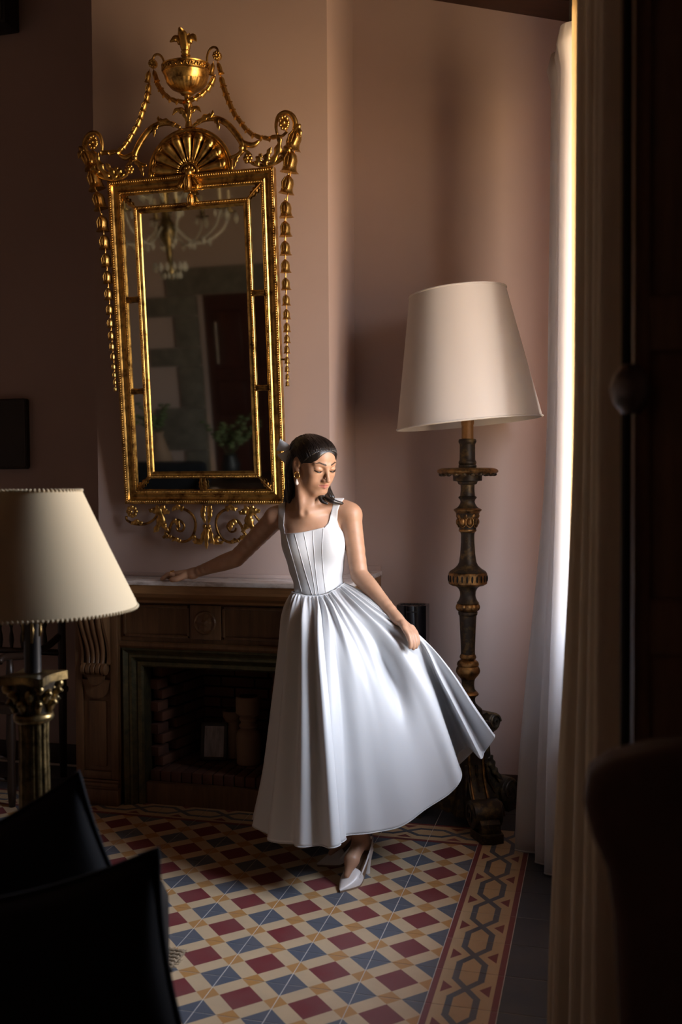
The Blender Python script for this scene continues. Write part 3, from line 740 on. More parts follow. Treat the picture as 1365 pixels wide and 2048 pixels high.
# scrolls left and right of the fan
def sym(name, fn, mat=M_GOLD):
    for sx in (1, -1):
        m = MB(); fn(m, (lambda q: UC+sx*q), sx); m.build(name, mat, mir, sharp=180)
def arc_scroll(m, X, sx):
    P = [(0.028, 1.577), (0.066, 1.597), (0.122, 1.601), (0.170, 1.580), (0.209, 1.540), (0.238, 1.496), (0.242, 1.465), (0.222, 1.447), (0.188, 1.438)]
    C = crom([(X(p), -0.002, q) for p, q in P], 6); n = len(C)
    m.tube(C, [0.007+0.007*math.sin(math.pi*i/n) for i in range(n)], 8)
    leaf(m, [(X(0.050), -0.010, 1.588), (X(0.090), -0.016, 1.606), (X(0.118), -0.016, 1.612), (X(0.122), -0.012, 1.632)], 0.011, serr=0.3, lobes=4)
    leaf(m, [(X(0.120), -0.008, 1.606), (X(0.140), -0.014, 1.580), (X(0.146), -0.012, 1.548)], 0.010, serr=0.3, lobes=3)
    for k in range(9):
        p = C[4+k*2]; m.tube([(p[0]-0.006, p[1]-0.009, p[2]-0.006), (p[0]+0.006, p[1]-0.009, p[2]+0.006)], 0.003, 5)
sym('crest_scroll', arc_scroll)
def tendril(m, X, sx):
    C = crom([(X(p), -0.002, q) for p, q in [(0.234, 1.505), (0.262, 1.486), (0.290, 1.480), (0.315, 1.494)]], 6)
    m.tube(C, [0.005+0.007*math.sin(math.pi*i/len(C)) for i in range(len(C))], 8)
    m.ball((X(0.240), -0.008, 1.472), 0.013, 10, 8)
    leaf(m, [(X(0.242), -0.006, 1.50), (X(0.258), -0.012, 1.46), (X(0.285), -0.010, 1.44)], 0.010, serr=0.2, lobes=3)
    leaf(m, [(X(0.225), -0.006, 1.45), (X(0.21), -0.012, 1.42), (X(0.205), -0.010, 1.395)], 0.010, serr=0.2, lobes=3)
sym('crest_tendril', tendril)
def volute(m, X, sx):
    P = [(0.394, 1.508), (0.390, 1.548), (0.402, 1.582), (0.430, 1.594), (0.457, 1.581), (0.472, 1.552), (0.468, 1.514), (0.452, 1.468), (0.425, 1.430), (0.384, 1.404), (0.335, 1.395), (0.294, 1.403), (0.268, 1.420)]
    C = crom([(X(p), -0.003, q) for p, q in P], 5); n = len(C)
    m.tube(C, [0.0055+0.0065*math.sin(math.pi*i/n)**1.0 for i in range(n)], 8)
    C2 = crom([(X(0.394), -0.003, 1.508), (X(0.415), -0.006, 1.503), (X(0.438), -0.006, 1.520)], 5); m.tube(C2, 0.006, 8)
sym('corner_volute', volute)
def ros(m, X, sx):
    c = (X(0.428), -0.008, 1.552)
    m.ball(c, (0.022, 0.010, 0.030), 12, 8)
    for k in range(9):
        q = 2*math.pi*k/9; m.ball((c[0]+0.017*math.cos(q), -0.016, c[2]+0.024*math.sin(q)), 0.0075, 8, 6)
    m.ball((c[0], -0.020, c[2]), 0.009, 8, 6)
sym('volute_rosette', ros)
def rosb(m, X, sx):
    c = (X(0.266), -0.008, 1.428)
    for k in range(6):
        q = 2*math.pi*k/6; m.ball((c[0]+0.013*math.cos(q), -0.010, c[2]+0.013*math.sin(q)), 0.0095, 8, 6)
    m.ball((c[0], -0.017, c[2]), 0.008, 8, 6)
sym('end_rosette', rosb)
def acan(m, X, sx):
    for p in ([(0.300, 1.400), (0.318, 1.425), (0.330, 1.440)], [(0.335, 1.396), (0.352, 1.430), (0.372, 1.462)], [(0.368, 1.402), (0.395, 1.440), (0.408, 1.482), (0.400, 1.505)], [(0.410, 1.425), (0.440, 1.455), (0.446, 1.500)], [(0.470, 1.540), (0.486, 1.525), (0.498, 1.490)]):
        leaf(m, [(X(a_), -0.008-0.006*i, b_) for i, (a_, b_) in enumerate(p)], 0.016, serr=0.28, lobes=3, dome=0.5)
sym('acanthus', acan)

# carved apron below the frame
UB = 0.394
def apron(m, X, sx):
    m.tube(crom([(X(p), 0.004, q) for p, q in [(0.379, -0.055), (0.376, -0.074), (0.339, -0.090), (0.290, -0.090), (0.248, -0.071), (0.221, -0.034), (0.205, -0.008)]], 5), 0.006, 8)
    C = crom([(X(p), 0.004, q) for p, q in [(0.205, -0.150), (0.178, -0.128), (0.166, -0.095), (0.146, -0.072), (0.118, -0.076), (0.101, -0.098), (0.114, -0.120), (0.134, -0.118), (0.140, -0.104)]], 5)
    m.tube(C, [0.0075-0.003*i/len(C) for i in range(len(C))], 8)
    C = crom([(X(p), 0.004, q) for p, q in [(0.150, -0.020), (0.101, -0.022), (0.062, -0.047), (0.048, -0.084), (0.058, -0.129), (0.083, -0.159), (0.124, -0.167), (0.163, -0.147)]], 5)
    m.tube(C, 0.0065, 8)
sym2 = UB
def symb(name, fn, mat=M_GOLD):
    for sx in (1, -1):
        m = MB(); fn(m, (lambda q: UB-0.012+sx*q), sx); m.build(name, mat, mir, sharp=180)
symb('apron_vine', apron, M_GOLD2)
def aleaf(m, X, sx):
    for p, wd in (([(0.225, -0.018), (0.205, -0.060), (0.225, -0.105), (0.240, -0.125)], 0.020), ([(0.200, -0.010), (0.180, -0.035), (0.160, -0.03)], 0.014), ([(0.215, -0.012), (0.24, -0.03), (0.262, -0.022)], 0.014),
                  ([(0.30, -0.088), (0.33, -0.078), (0.352, -0.092)], 0.011), ([(0.205, -0.060), (0.190, -0.100), (0.168, -0.120)], 0.013), ([(0.146, -0.072), (0.126, -0.086), (0.122, -0.112)], 0.013),
                  ([(0.10, -0.022), (0.128, -0.012), (0.150, -0.030)], 0.013), ([(0.06, -0.14), (0.035, -0.165), (0.020, -0.160)], 0.011), ([(0.163, -0.147), (0.18, -0.140), (0.19, -0.118)], 0.011), ([(0.12, -0.166), (0.14, -0.155), (0.16, -0.165)], 0.009)):
        q = MB(); leaf(q, [(X(a_), -0.004-0.005*i, b_) for i, (a_, b_) in enumerate(p)], wd, serr=0.28, lobes=3, dome=0.5); q.build('apron_leaf', M_GOLD, mir, sharp=180)
for sx in (1, -1): aleaf(None, (lambda q, sx=sx: UB-0.012+sx*q), sx)
def aros(m, X, sx):
    c = (X(0.347), -0.002, -0.034)
    for k in range(8):
        q = 2*math.pi*k/8; m.ball((c[0]+0.019*math.cos(q), c[1], c[2]+0.019*math.sin(q)), (0.0105, 0.007, 0.0105), 8, 6)
    m.ball((c[0], -0.010, c[2]), 0.008, 8, 6)
symb('apron_rosette', aros)
m = MB(); X = lambda q: UB+q
for sx in (-1, 1):
    leaf(m, [(X(sx*0.012), -0.004, -0.006), (X(sx*0.016), -0.014, -0.045), (X(sx*0.006), -0.012, -0.085)], 0.013, serr=0.15, lobes=4)
    leaf(m, [(X(sx*0.004), -0.004, -0.100), (X(sx*0.020), -0.018, -0.140), (X(sx*0.030), -0.016, -0.176)], 0.011, serr=0.2, lobes=3)
    leaf(m, [(X(sx*0.004), -0.004, -0.130), (X(sx*0.045), -0.010, -0.168), (X(sx*0.075), -0.006, -0.160)], 0.011, serr=0.25, lobes=3)
    m.ball((X(sx*0.010), -0.012, -0.096), 0.010, 10, 8)
leaf(m, [(X(0), -0.010, -0.105), (X(-0.002), -0.022, -0.155), (X(-0.004), -0.018, -0.196)], 0.012, serr=0.2, lobes=3)
m.build('apron_drop', M_GOLD, mir, sharp=180)
# ------------------------------------------------------------------ tall floor lamp
LX, LY = -0.0745, 0.90
lamp = empty('floor_lamp', (LX, LY, 0), label='tall carved candlestick floor lamp with tilted cream shade and scroll feet', cat='floor lamp')
def lz(y): return atY(937, y, LY)[2]
def profA(p): return [(lz(820+y/5.389), r*0.00039) for y, r in p][::-1]
def profB(p): return [(lz(1160+y/6.5), r*0.000323) for y, r in p][::-1]
def lpart(name, mat, prof, rf=None, sharp=30, parent=lamp, seg=40):
    return MB().lathe(prof, seg, rf=rf).build(name, mat, parent, sharp=sharp)
M_WAX = plain('amber_candle_sleeve', (0.34, 0.17, 0.055), 0.5, var=0.2, scale=30)
lpart('candle_sleeve', M_WAX, profA([(-40, 70), (110, 70), (150, 68), (165, 63), (318, 63)]), rf=lambda a, z, r: r*(1+0.05*math.cos(7*a)*math.cos(2*a+1)))
lpart('socket', M_LDARK, profA([(312, 60), (314, 88), (325, 95), (340, 97), (352, 93), (362, 86), (375, 82), (540, 84), (552, 92), (565, 97), (580, 94), (590, 88), (596, 96), (612, 97), (622, 92)]), sharp=50)
m = MB().lathe(profA([(622, 120), (626, 270), (634, 300), (645, 322), (660, 330), (675, 322), (688, 300), (696, 285), (698, 165)]), 48)
m.build('drip_pan', M_LGOLD, lamp, sharp=45)
m = MB()
z0, z1 = lz(820+690/5.389), lz(820+716/5.389)
for k in range(20):
    a = 2*math.pi*k/20; m.ball((0.111*math.cos(a), 0.111*math.sin(a), z0-0.002), (0.012, 0.012, 0.008), 8, 6)
m.build('pan_scallops', M_LDARK, lamp, sharp=180)
lpart('pan_block', M_LDARK, profA([(692, 157), (762, 155), (768, 120), (772, 108), (785, 104), (798, 98), (806, 78)]))
lpart('upper_stem', M_LDARK, profA([(800, 76), (860, 74), (925, 80), (935, 96), (945, 100), (955, 92), (962, 84), (985, 76), (1010, 82), (1040, 100), (1058, 122)]), sharp=50)
lpart('gilt_ring', M_LGOLD, profA([(1056, 120), (1064, 142), (1074, 152), (1086, 148), (1096, 134), (1110, 130), (1116, 120)]), sharp=50)
vase = lpart('carved_collar', M_LDARK, profA([(1112, 126), (1130, 120), (1160, 104), (1200, 94), (1250, 92), (1284, 92)]), sharp=50)
zc = lz(820+1205/5.389); m = MB()
for k in range(8):
    a = 2*math.pi*k/8+0.35; c, s = math.cos(a), math.sin(a); r = 0.0385
    m.ball((r*c, r*s, zc), (0.012, 0.012, 0.017), 10, 8)
    m.tube([(r*1.0*c-0.016*s*math.sin(q), r*1.0*s+0.016*c*math.sin(q), zc+0.022*math.cos(q)) for q in np.linspace(0, 2*math.pi, 14)], 0.0026, 6)
    a += math.pi/8; c, s = math.cos(a), math.sin(a); m.ball((0.041*c, 0.041*s, zc+0.026), (0.009, 0.009, 0.012), 8, 6)
m.build('carved_leaves', M_LGOLD, vase, sharp=180)
lpart('gilt_ring', M_LGOLD, profA([(1282, 88), (1290, 96), (1300, 97), (1312, 88), (1320, 78)]), sharp=50)
lpart('middle_stem', M_LDARK, profA([(1316, 78), (1345, 72), (1420, 72), (1560, 82), (1640, 94), (1675, 112), (1705, 142), (1735, 190), (1746, 200)]), sharp=50)
zd0, zd1 = lz(820+1874/5.389), lz(820+1750/5.389)
drum = lpart('fluted_drum', M_LGOLD, [(zd0-0.006, 0.068), (zd0, 0.078), (zd0+0.003, 0.081), (zd1-0.004, 0.081), (zd1, 0.078), (zd1+0.002, 0.070)])
m = MB()
for k in range(24):
    a = 2*math.pi*k/24+0.1; c, s = math.cos(a), math.sin(a)
    m.ball((0.0795*c, 0.0795*s, (zd0+zd1)/2), (0.0052, 0.0052, 0.0155), 8, 6)
m.build('drum_slot_shades', plain('slot_shade_black', (0.01, 0.008, 0.006), 0.8), drum, sharp=180)  # raised black ovals colour in the shade of slots that are not cut
lpart('lower_neck', M_LDARK, profB([(62, 205), (72, 180), (85, 150), (110, 122), (150, 104), (200, 100), (235, 108), (265, 122), (292, 142), (300, 146)]), sharp=60)
zb0, zb1 = lz(1160+402/6.5), lz(1160+298/6.5)
lpart('gadrooned_knop', M_LGOLD, [(zb0-0.004, 0.034), (zb0, 0.040)]+[(zb0+(zb1-zb0)*q, 0.040+0.0115*math.sin(math.pi*q)**0.6) for q in np.linspace(0.05, 0.95, 12)]+[(zb1, 0.041)], rf=lambda a, z, r: r*(1-0.10*(1-abs(math.cos(4.5*a)))**2), sharp=60, seg=72)
lpart('bead_ring', M_LDARK, profB([(404, 112), (412, 124), (424, 126), (434, 122), (446, 124), (456, 116), (466, 108)]), rf=lambda a, z, r: r*(1+0.012*math.cos(30*a)), seg=90, sharp=60)
lpart('long_shaft', M_LDARK, profB([(460, 112), (520, 108), (700, 100), (900, 92), (965, 92)]), sharp=60)
lpart('gilt_ring', M_LGOLD, profB([(960, 92), (980, 104), (998, 110), (1014, 106), (1026, 94), (1034, 88)]), sharp=50)
lpart('lower_knop', M_LGOLD, profB([(1030, 90), (1045, 112), (1060, 132), (1080, 142), (1104, 143), (1112, 134), (1120, 134), (1128, 142), (1150, 152), (1180, 158), (1205, 152), (1235, 134), (1260, 112), (1284, 94)]), sharp=50)
lpart('lower_stem', M_LDARK, profB([(1278, 94), (1320, 82), (1370, 80), (1420, 88), (1446, 112)]), sharp=60)
lpart('gilt_ring', M_LGOLD, profB([(1440, 108), (1458, 126), (1478, 141), (1495, 132), (1510, 106), (1530, 94)]), sharp=50)
lpart('stem_foot', M_LDARK, profB([(1524, 96), (1560, 90), (1600, 100), (1640, 140), (1660, 168), (1680, 183), (1700, 186), (1760, 192), (1800, 190), (1830, 170)]), sharp=40)
# three scroll legs
zt = 0.43
a0 = math.atan2(0.64-LY, 0.053-LX)
legprof = [(0.03, 0.445), (0.075, 0.45), (0.102, 0.43), (0.108, 0.395), (0.098, 0.35), (0.094, 0.30), (0.100, 0.25), (0.115, 0.20), (0.140, 0.155), (0.170, 0.12), (0.205, 0.105), (0.245, 0.095), (0.278, 0.07), (0.285, 0.035), (0.28, 0.0), (0.235, 0.0), (0.225, 0.03), (0.19, 0.045), (0.15, 0.05), (0.11, 0.045), (0.08, 0.03), (0.03, 0.05)]
legs = []
for k in range(3):
    ca, sa = math.cos(a0+k*2*math.pi/3), math.sin(a0+k*2*math.pi/3)
    def P(r, t, z): return (r*ca-t*sa, r*sa+t*ca, z)
    lg = MB().prism(legprof, lambda a, b, d: P(a, d, b), -0.040, 0.040).build('scroll_leg', M_LDARK, lamp, sharp=35)
    for (rc, zz, rad, wd) in ((0.110, 0.405, 0.040, 0.055), (0.205, 0.092, 0.056, 0.062)):
        m = MB(); pts = [P(rc, t, zz) for t in (-wd, -wd+0.006, wd-0.006, wd)]
        m.tube(pts, [rad*0.86, rad, rad, rad*0.86], 24)
        for sg in (-1, 1):
            sp = []
            for q in np.linspace(0, 3.3*math.pi, 34):
                rr = rad*0.88*(1-q/(3.6*math.pi)); sp.append(P(rc+rr*math.cos(q), sg*(wd+0.001), zz+rr*math.sin(q)))
            m.tube(sp, 0.006, 6)
        m.build('volute', M_LDARK, lg, sharp=50)
    m = MB(); C = crom([(r+0.004, z) for r, z in legprof[2:11]], 4); m.tube([P(r, 0.030, z) for r, z in C], 0.006, 6); m.tube([P(r, -0.030, z) for r, z in C], 0.006, 6); m.build('gilt_moulding', M_LGOLD, lg, sharp=180)
    m = MB()
    for dt in (-0.04, 0.0, 0.04):
        lf = MB(); leaf(lf, [(0.095, dt, 0.26), (0.105+abs(dt)*0.2, dt*1.2, 0.20), (0.14+abs(dt)*0.3, dt*1.6, 0.15)], 0.020, lobes=4, serr=0.25); m.add([P(*q) for q in lf.v], lf.f)
    m.build('carved_leaf', M_LDARK, lg, sharp=180)
    MB().prism([(0.195, -0.058), (0.30, -0.045), (0.31, 0.0), (0.30, 0.045), (0.195, 0.058)], lambda a, b, d: P(a, b, d), 0.0, 0.035).build('foot_block', M_LDARK, lg, sharp=30)
MB().lathe([(0.03, 0.085), (0.12, 0.07), (0.30, 0.06), (0.45, 0.055)], 6, rf=None).build('base_core', M_LDARK, lamp, sharp=30)
# shade, knocked a little askew
M_SHADE = NT('cream_shade_silk'); _v = M_SHADE.noise(M_SHADE.scaled((900, 900, 60)), 1.0, 2)
M_SHADE.set(Base_Color=(0.90, 0.88, 0.85), Roughness=0.5, Specular_IOR_Level=0.35, Sheen_Weight=0.15); M_SHADE.bump(_v, 0.05, 0.0005)
_tr = M_SHADE.n('ShaderNodeBsdfTranslucent'); _tr.inputs[0].default_value = (0.75, 0.62, 0.48, 1); _mx = M_SHADE.n('ShaderNodeMixShader'); _mx.inputs[0].default_value = 0.18
M_SHADE.t.links.new(M_SHADE.b.outputs[0], _mx.inputs[1]); M_SHADE.t.links.new(_tr.outputs[0], _mx.inputs[2]); M_SHADE.t.links.new(_mx.outputs[0], M_SHADE.out.inputs[0]); M_SHADE = M_SHADE.m
def shade(parent, r0, r1, h, mat, th=0.003):
    return MB().lathe([(0, r0), (h*0.5, (r0+r1)/2), (h, r1), (h, r1-th), (h*0.5, (r0+r1)/2-th), (0, r0-th), (0, r0)], 72, cap=False).build('lamp_shade', mat, parent, sharp=40)
sc = atY(939, 848, LY); ax = Vector(np.array([0, 0, 1])*math.cos(math.radians(5.0))-RGT*math.sin(math.radians(5.0))).normalized()
sh = shade(lamp, 0.304, 0.201, 0.552, M_SHADE)
sh.rotation_euler = ax.to_track_quat('Z', 'Y').to_euler(); sh.location = (sc[0]-LX, sc[1]-LY, sc[2])
for r, z in ((0.3042, 0.004), (0.2015, 0.548)): MB().tube([(r*math.cos(q), r*math.sin(q), z) for q in np.linspace(0, 2*math.pi, 72, endpoint=False)], 0.004, 6, closed=True).build('shade_binding', M_SHADE, sh, sharp=180)
m = MB(); 
for k in range(3): m.tube([(0, 0, 0.50), (0.2*math.cos(k*2.094), 0.2*math.sin(k*2.094), 0.545)], 0.002, 6)
m.tube([(0, 0, -0.02), (0, 0, 0.50)], 0.006, 8); m.build('shade_carrier', M_DARKW, sh)

# ------------------------------------------------------------------ table lamp at the left, nearer the camera
TD = 2.4; tp = at(65, 1300, TD); px = TD/FOC
def tz(y): return at(65, y, TD)[2]
tb = 0.455
tl_ = empty('table_lamp', (tp[0], tp[1], tb), label='brass column table lamp with wide cream empire shade at the left edge', cat='table lamp')
M_SHADE2 = NT('parchment_shade'); M_SHADE2.set(Base_Color=(0.68, 0.58, 0.40), Roughness=0.7)
M_SHADE2.bump(M_SHADE2.noise(M_SHADE2.scaled((200, 200, 30)), 2.0, 3), 0.08, 0.001)
_tr = M_SHADE2.n('ShaderNodeBsdfTranslucent'); _tr.inputs[0].default_value = (0.75, 0.60, 0.36, 1); _mx = M_SHADE2.n('ShaderNodeMixShader'); _mx.inputs[0].default_value = 0.15
M_SHADE2.t.links.new(M_SHADE2.b.outputs[0], _mx.inputs[1]); M_SHADE2.t.links.new(_tr.outputs[0], _mx.inputs[2]); M_SHADE2.t.links.new(_mx.outputs[0], M_SHADE2.out.inputs[0]); M_SHADE2 = M_SHADE2.m
zs0, zs1 = tz(1217)-tb, tz(981)-tb
s2 = MB().lathe([(zs0, 0.252), (zs0+0.012, 0.249), ((zs0+zs1)/2, 0.187), (zs1, 0.122), (zs1, 0.119), ((zs0+zs1)/2, 0.184), (zs0, 0.249), (zs0, 0.252)], 96, cap=False).build('lamp_shade', M_SHADE2, tl_, sharp=40)
for r, z, n in ((0.252, zs0, 150), (0.122, zs1, 74)):
    m = MB()
    for k in range(n):
        a = 2*math.pi*k/n; m.ball((r*math.cos(a), r*math.sin(a), z), 0.0042, 6, 4)
    m.build('scalloped_edge', M_SHADE2, s2, sharp=180, kind='stuff')
def tprof(p): return [(tz(y)-tb, r*px) for y, r in p][::-1]
MB().lathe(tprof([(1150, 17), (1250, 17.5), (1258, 16.5), (1344, 16.5)]), 28).build('candle_sleeve', plain('black_candle_tube', (0.012, 0.011, 0.013), 0.35, var=0), tl_)
m = MB()
for k in range(5): m.tube([(16.8*px*math.cos(a), 16.8*px*math.sin(a), tz(y)-tb) for a, y in ((k*1.3, 1235), (k*1.3+0.1, 1262), (k*1.3, 1272+k*3))], [0.004, 0.0045, 0.003], 6)
m.build('wax_drips', M_COLUMN, tl_, sharp=180)
# Corinthian capital with a concave abacus
cap = []
for k in range(4):
    for q in np.linspace(-1, 1, 9):
        a = math.pi/2*k; r = 0.050+0.012*q*q; cap.append((r*math.cos(a)-q*0.056*math.sin(a), r*math.sin(a)+q*0.056*math.cos(a)))
za0, za1 = tz(1364)-tb, tz(1347)-tb
MB().prism(cap, lambda a, b, d: (a, b, d), za0, za1).build('abacus', M_COLUMN, tl_, sharp=40)
cp = MB().lathe(tprof([(1362, 44), (1375, 40), (1400, 36), (1425, 33)]), 32).build('capital', M_LDARK, tl_)
m = MB()
for row, (y, r, n) in enumerate(((1412, 36, 8), (1392, 39, 8))):
    for k in range(n):
        a = 2*math.pi*(k+0.5*row)/n; c, s = math.cos(a), math.sin(a); z = tz(y)-tb
        m.tube([(r*px*c, r*px*s, z-0.012), (r*px*1.06*c, r*px*1.06*s, z+0.006), (r*px*1.32*c, r*px*1.32*s, z+0.016), (r*px*1.42*c, r*px*1.42*s, z+0.008)], [0.006, 0.011, 0.009, 0.006], 8)
for k in range(4):
    a = math.pi/4+math.pi/2*k; m.ball((0.062*math.cos(a), 0.062*math.sin(a), za0-0.010), 0.012, 10, 8)
m.build('capital_leaves', M_COLUMN, cp, sharp=180)
MB().lathe(tprof([(1424, 34), (1428, 39), (1434, 40), (1440, 38), (1444, 32)]), 32).build('astragal', M_COLUMN, tl_, sharp=60)
zc0, zc1 = 0.035, tz(1442)-tb
MB().lathe([(zc0, 34*px), (zc0+0.01, 33*px), (zc1-0.25, 31.5*px), (zc1-0.05, 29*px), (zc1, 30*px)], 128, rf=lambda a, z, r: r*(1-0.11*max(0, math.cos(14*a))**0.5)).build('fluted_column', M_COLUMN, tl_, sharp=60)
MB().lathe([(0.0, 0.075), (0.012, 0.075), (0.014, 0.062), (0.024, 0.062), (0.034, 0.048), (0.036, 0.04)], 40).build('lamp_base', M_COLUMN, tl_)
st = empty('side_table', (tp[0], tp[1], 0), label='small round dark wooden side table under the table lamp behind the sofa', cat='table')
MB().lathe([(tb-0.022, 0.15), (tb-0.018, 0.16), (tb-0.004, 0.16), (tb, 0.156)], 48).build('table_top', M_DARKW, st)
MB().lathe([(0.06, 0.03), (0.10, 0.022), (0.25, 0.035), (0.38, 0.02), (tb-0.022, 0.05)], 24).build('pedestal', M_DARKW, st, sharp=60)
for k in range(3):
    a = k*2.094+0.4; MB().tube([(0.02*math.cos(a), 0.02*math.sin(a), 0.10), (0.09*math.cos(a), 0.09*math.sin(a), 0.07), (0.15*math.cos(a), 0.15*math.sin(a), 0.014)], [0.018, 0.016, 0.014], 8).build('foot', M_DARKW, st, sharp=180)

# ------------------------------------------------------------------ sofa and cushions, lower left
M_NAVY = plain('midnight_velvet', (0.006, 0.008, 0.014), 0.95, var=0.2, bump=0.1, bscale=150)
M_SOFA = plain('near_black_upholstery', (0.010, 0.008, 0.008), 0.95, var=0.2, bump=0.1, bscale=120)
SA = math.radians(24); so_ = at(330, 1800, 1.6)
sofa = empty('sofa', (so_[0], so_[1], 0), SA, label='dark low-backed sofa in the lower left foreground', cat='sofa')
def S(x0, x1, y0, y1, z0, z1, b): return MB().box(x0, x1, y0, y1, z0, z1, b)
S(-1.9, 0.0, -0.55, 0.40, 0.13, 0.28, 0.02).build('base', M_SOFA, sofa)
S(-1.9, 0.0, 0.255, 0.40, 0.28, 0.655, 0.04).build('backrest', M_SOFA, sofa, label='brownish black backrest')
S(-1.9, -0.955, -0.56, 0.25, 0.28, 0.365, 0.035).build('seat_cushion', M_SOFA, sofa); S(-0.945, 0.0, -0.56, 0.25, 0.28, 0.365, 0.035).build('seat_cushion', M_SOFA, sofa)
for x in (-1.85, -0.05):
    for y in (-0.5, 0.35): MB().lathe([(0.0, 0.016), (0.13, 0.026)], 12, c=(x, y)).build('leg', M_DARKW, sofa)
def pillow(name, corner, d, ang, size, thick, label, lean=0.10):
    """square cushion whose upper right corner sits at `corner`; it stands along the sofa's back"""
    ux = np.array([math.cos(SA), math.sin(SA), 0]); un = np.array([math.sin(SA), -math.cos(SA), 0])
    zz = np.array([0, 0, 1])-un*lean; zz /= np.linalg.norm(zz)
    e1 = ux*math.cos(ang)+zz*math.sin(ang); e2 = -ux*math.sin(ang)+zz*math.cos(ang); e3 = np.cross(e1, e2)
    s = size/2; N = 33; P0 = at(*corner, d)
    def pt(i, k, sg):
        a = 2*i/(N-1)-1; b = 2*k/(N-1)-1
        x = a*(1-0.10*(1-b*b)); y = b*(1-0.10*(1-a*a))
        h = thick*((1-a*a)**0.55*(1-b*b)**0.55)*(1+0.05*math.sin(5*a+2*b))
        return e1*x*s+e2*y*s+e3*h*sg
    t = empty(name, tuple(P0-pt(N-1, N-1, 1)), label=label, cat='cushion')
    m = MB(); m.grid([[tuple(pt(i, k, 1)) for k in range(N)] for i in range(N)])
    m.grid([[tuple(pt(i, k, -1)) for k in range(N)] for i in range(N)])
    m.build('cover', M_NAVY, t, sharp=180)
    edge = [pt(i, N-1, 0) for i in range(N)]+[pt(N-1, k, 0) for k in range(N-2, -1, -1)]+[pt(i, 0, 0) for i in range(N-2, -1, -1)]+[pt(0, k, 0) for k in range(1, N-1)]
    MB().tube(edge, 0.005, 6, closed=True).build('piping', M_NAVY, t, sharp=180)
    return t
pillow('cushion', (157, 1545), 1.80, math.radians(24), 0.40, 0.068, 'large midnight blue cushion with its corner pointing up below the table lamp')
pillow('cushion', (316, 1698), 1.60, math.radians(10), 0.40, 0.075, 'smaller black cushion nearer the middle of the photo on the sofa end')

# ------------------------------------------------------------------ spindle-back chair by the left wall
ch = empty('spindle_chair', (-2.26, 1.0, 0), label='dark wooden spindle-back armchair against the shadowed left wall', cat='chair')
def cz(y): return atY(60, y, 1.0)[2]
def X_(p): return atY(p, 1300, 1.0)[0]+2.26
xr, xl = X_(124), X_(124)-0.52
for x in (xr, xl):
    MB().tube([(x-0.025*(1 if x == xr else -1), 0.04, 0), (x-0.012*(1 if x == xr else -1), 0.02, 0.42), (x, 0.0, 0.75), (x+0.004, 0.04, 1.06)], [0.017, 0.021, 0.019, 0.016], 10).build('back_post', M_DARKW, ch, sharp=180)
MB().tube([(xl, 0.03, 1.0), ((xl+xr)/2, 0.045, 1.04), (xr, 0.03, 1.0)], 0.026, 10, flat=0.5, nrm=(0, 1, 0)).build('top_rail', M_DARKW, ch, sharp=180)
for z in (cz(1234), cz(1303)): MB().tube([(xl, 0.005, z), (xr, 0.005, z)], 0.0155, 10).build('back_rail', M_DARKW, ch, sharp=180)
for z0, z1 in ((cz(1303), cz(1234)), (cz(1234), 1.0)):
    n = 7
    for k in range(n):
        x = X_(88)+0.0-(k-0)*(X_(38)-X_(16))*1.0 if True else 0
        if x < xl+0.03: continue
        h = z1-z0
        MB().lathe([(z0, 0.006), (z0+h*0.12, 0.008), (z0+h*0.3, 0.0125), (z0+h*0.45, 0.0105), (z0+h*0.58, 0.006), (z0+h*0.66, 0.006), (z0+h*0.78, 0.012), (z0+h*0.9, 0.006), (z1, 0.006)], 12, c=(x, 0.008)).build('spindle', M_DARKW, ch, sharp=180)
MB().box(xl-0.02, xr+0.02, -0.46, 0.03, 0.42, 0.455, 0.012).build('seat', M_DARKW, ch)
for x in (xr-0.01, xl+0.01):
    MB().lathe([(0, 0.014), (0.08, 0.02), (0.2, 0.016), (0.3, 0.022), (0.42, 0.018), (0.455, 0.016), (0.6, 0.018), (0.66, 0.013)], 14, c=(x, -0.42)).build('front_leg', M_DARKW, ch, sharp=180)
    MB().tube(crom([(x, 0.0, 0.70), (x, -0.12, 0.665), (x, -0.3, 0.655), (x, -0.46, 0.675), (x, -0.50, 0.66)], 4), 0.017, 10).build('armrest', M_DARKW, ch, sharp=180)
for z in (0.12, 0.22): MB().tube([(xl, -0.42, z), (xr, -0.42, z)], 0.010, 8).build('stretcher', M_DARKW, ch, sharp=180)

# ------------------------------------------------------------------ things on the left wall
pq = empty('wall_plaque', (-2.52, YB-0.001, 1.69), label='small dark rectangular plaque on the left wall above the table lamp', cat='plaque')
M_PLQ = plain('dark_slate_panel', (0.022, 0.018, 0.013), 0.55, var=0.2)
m = MB().prism(rect_round(0.305, 0.36, 0.014), lambda a, b, d: (a, d, b), -0.028, 0.0); m.build('panel', M_PLQ, pq, sharp=40)
m = MB(); o_ = rect_round(0.290, 0.345, 0.012); m.tube([(a, -0.028, b) for a, b in o_], 0.004, 6, closed=True); m.build('rim', M_DARKW, pq, sharp=180)
sp = empty('wall_speaker', (-2.53, YB-0.001, 3.86), label='dark box loudspeaker high up in the top left corner', cat='loudspeaker')
MB().box(-0.145, 0.145, -0.13, 0.0, -0.145, 0.24, 0.01).build('cabinet', M_BLK2, sp)
MB().box(-0.13, 0.13, -0.137, -0.128, -0.13, 0.225, 0.004).build('grille', M_BLK2, sp)

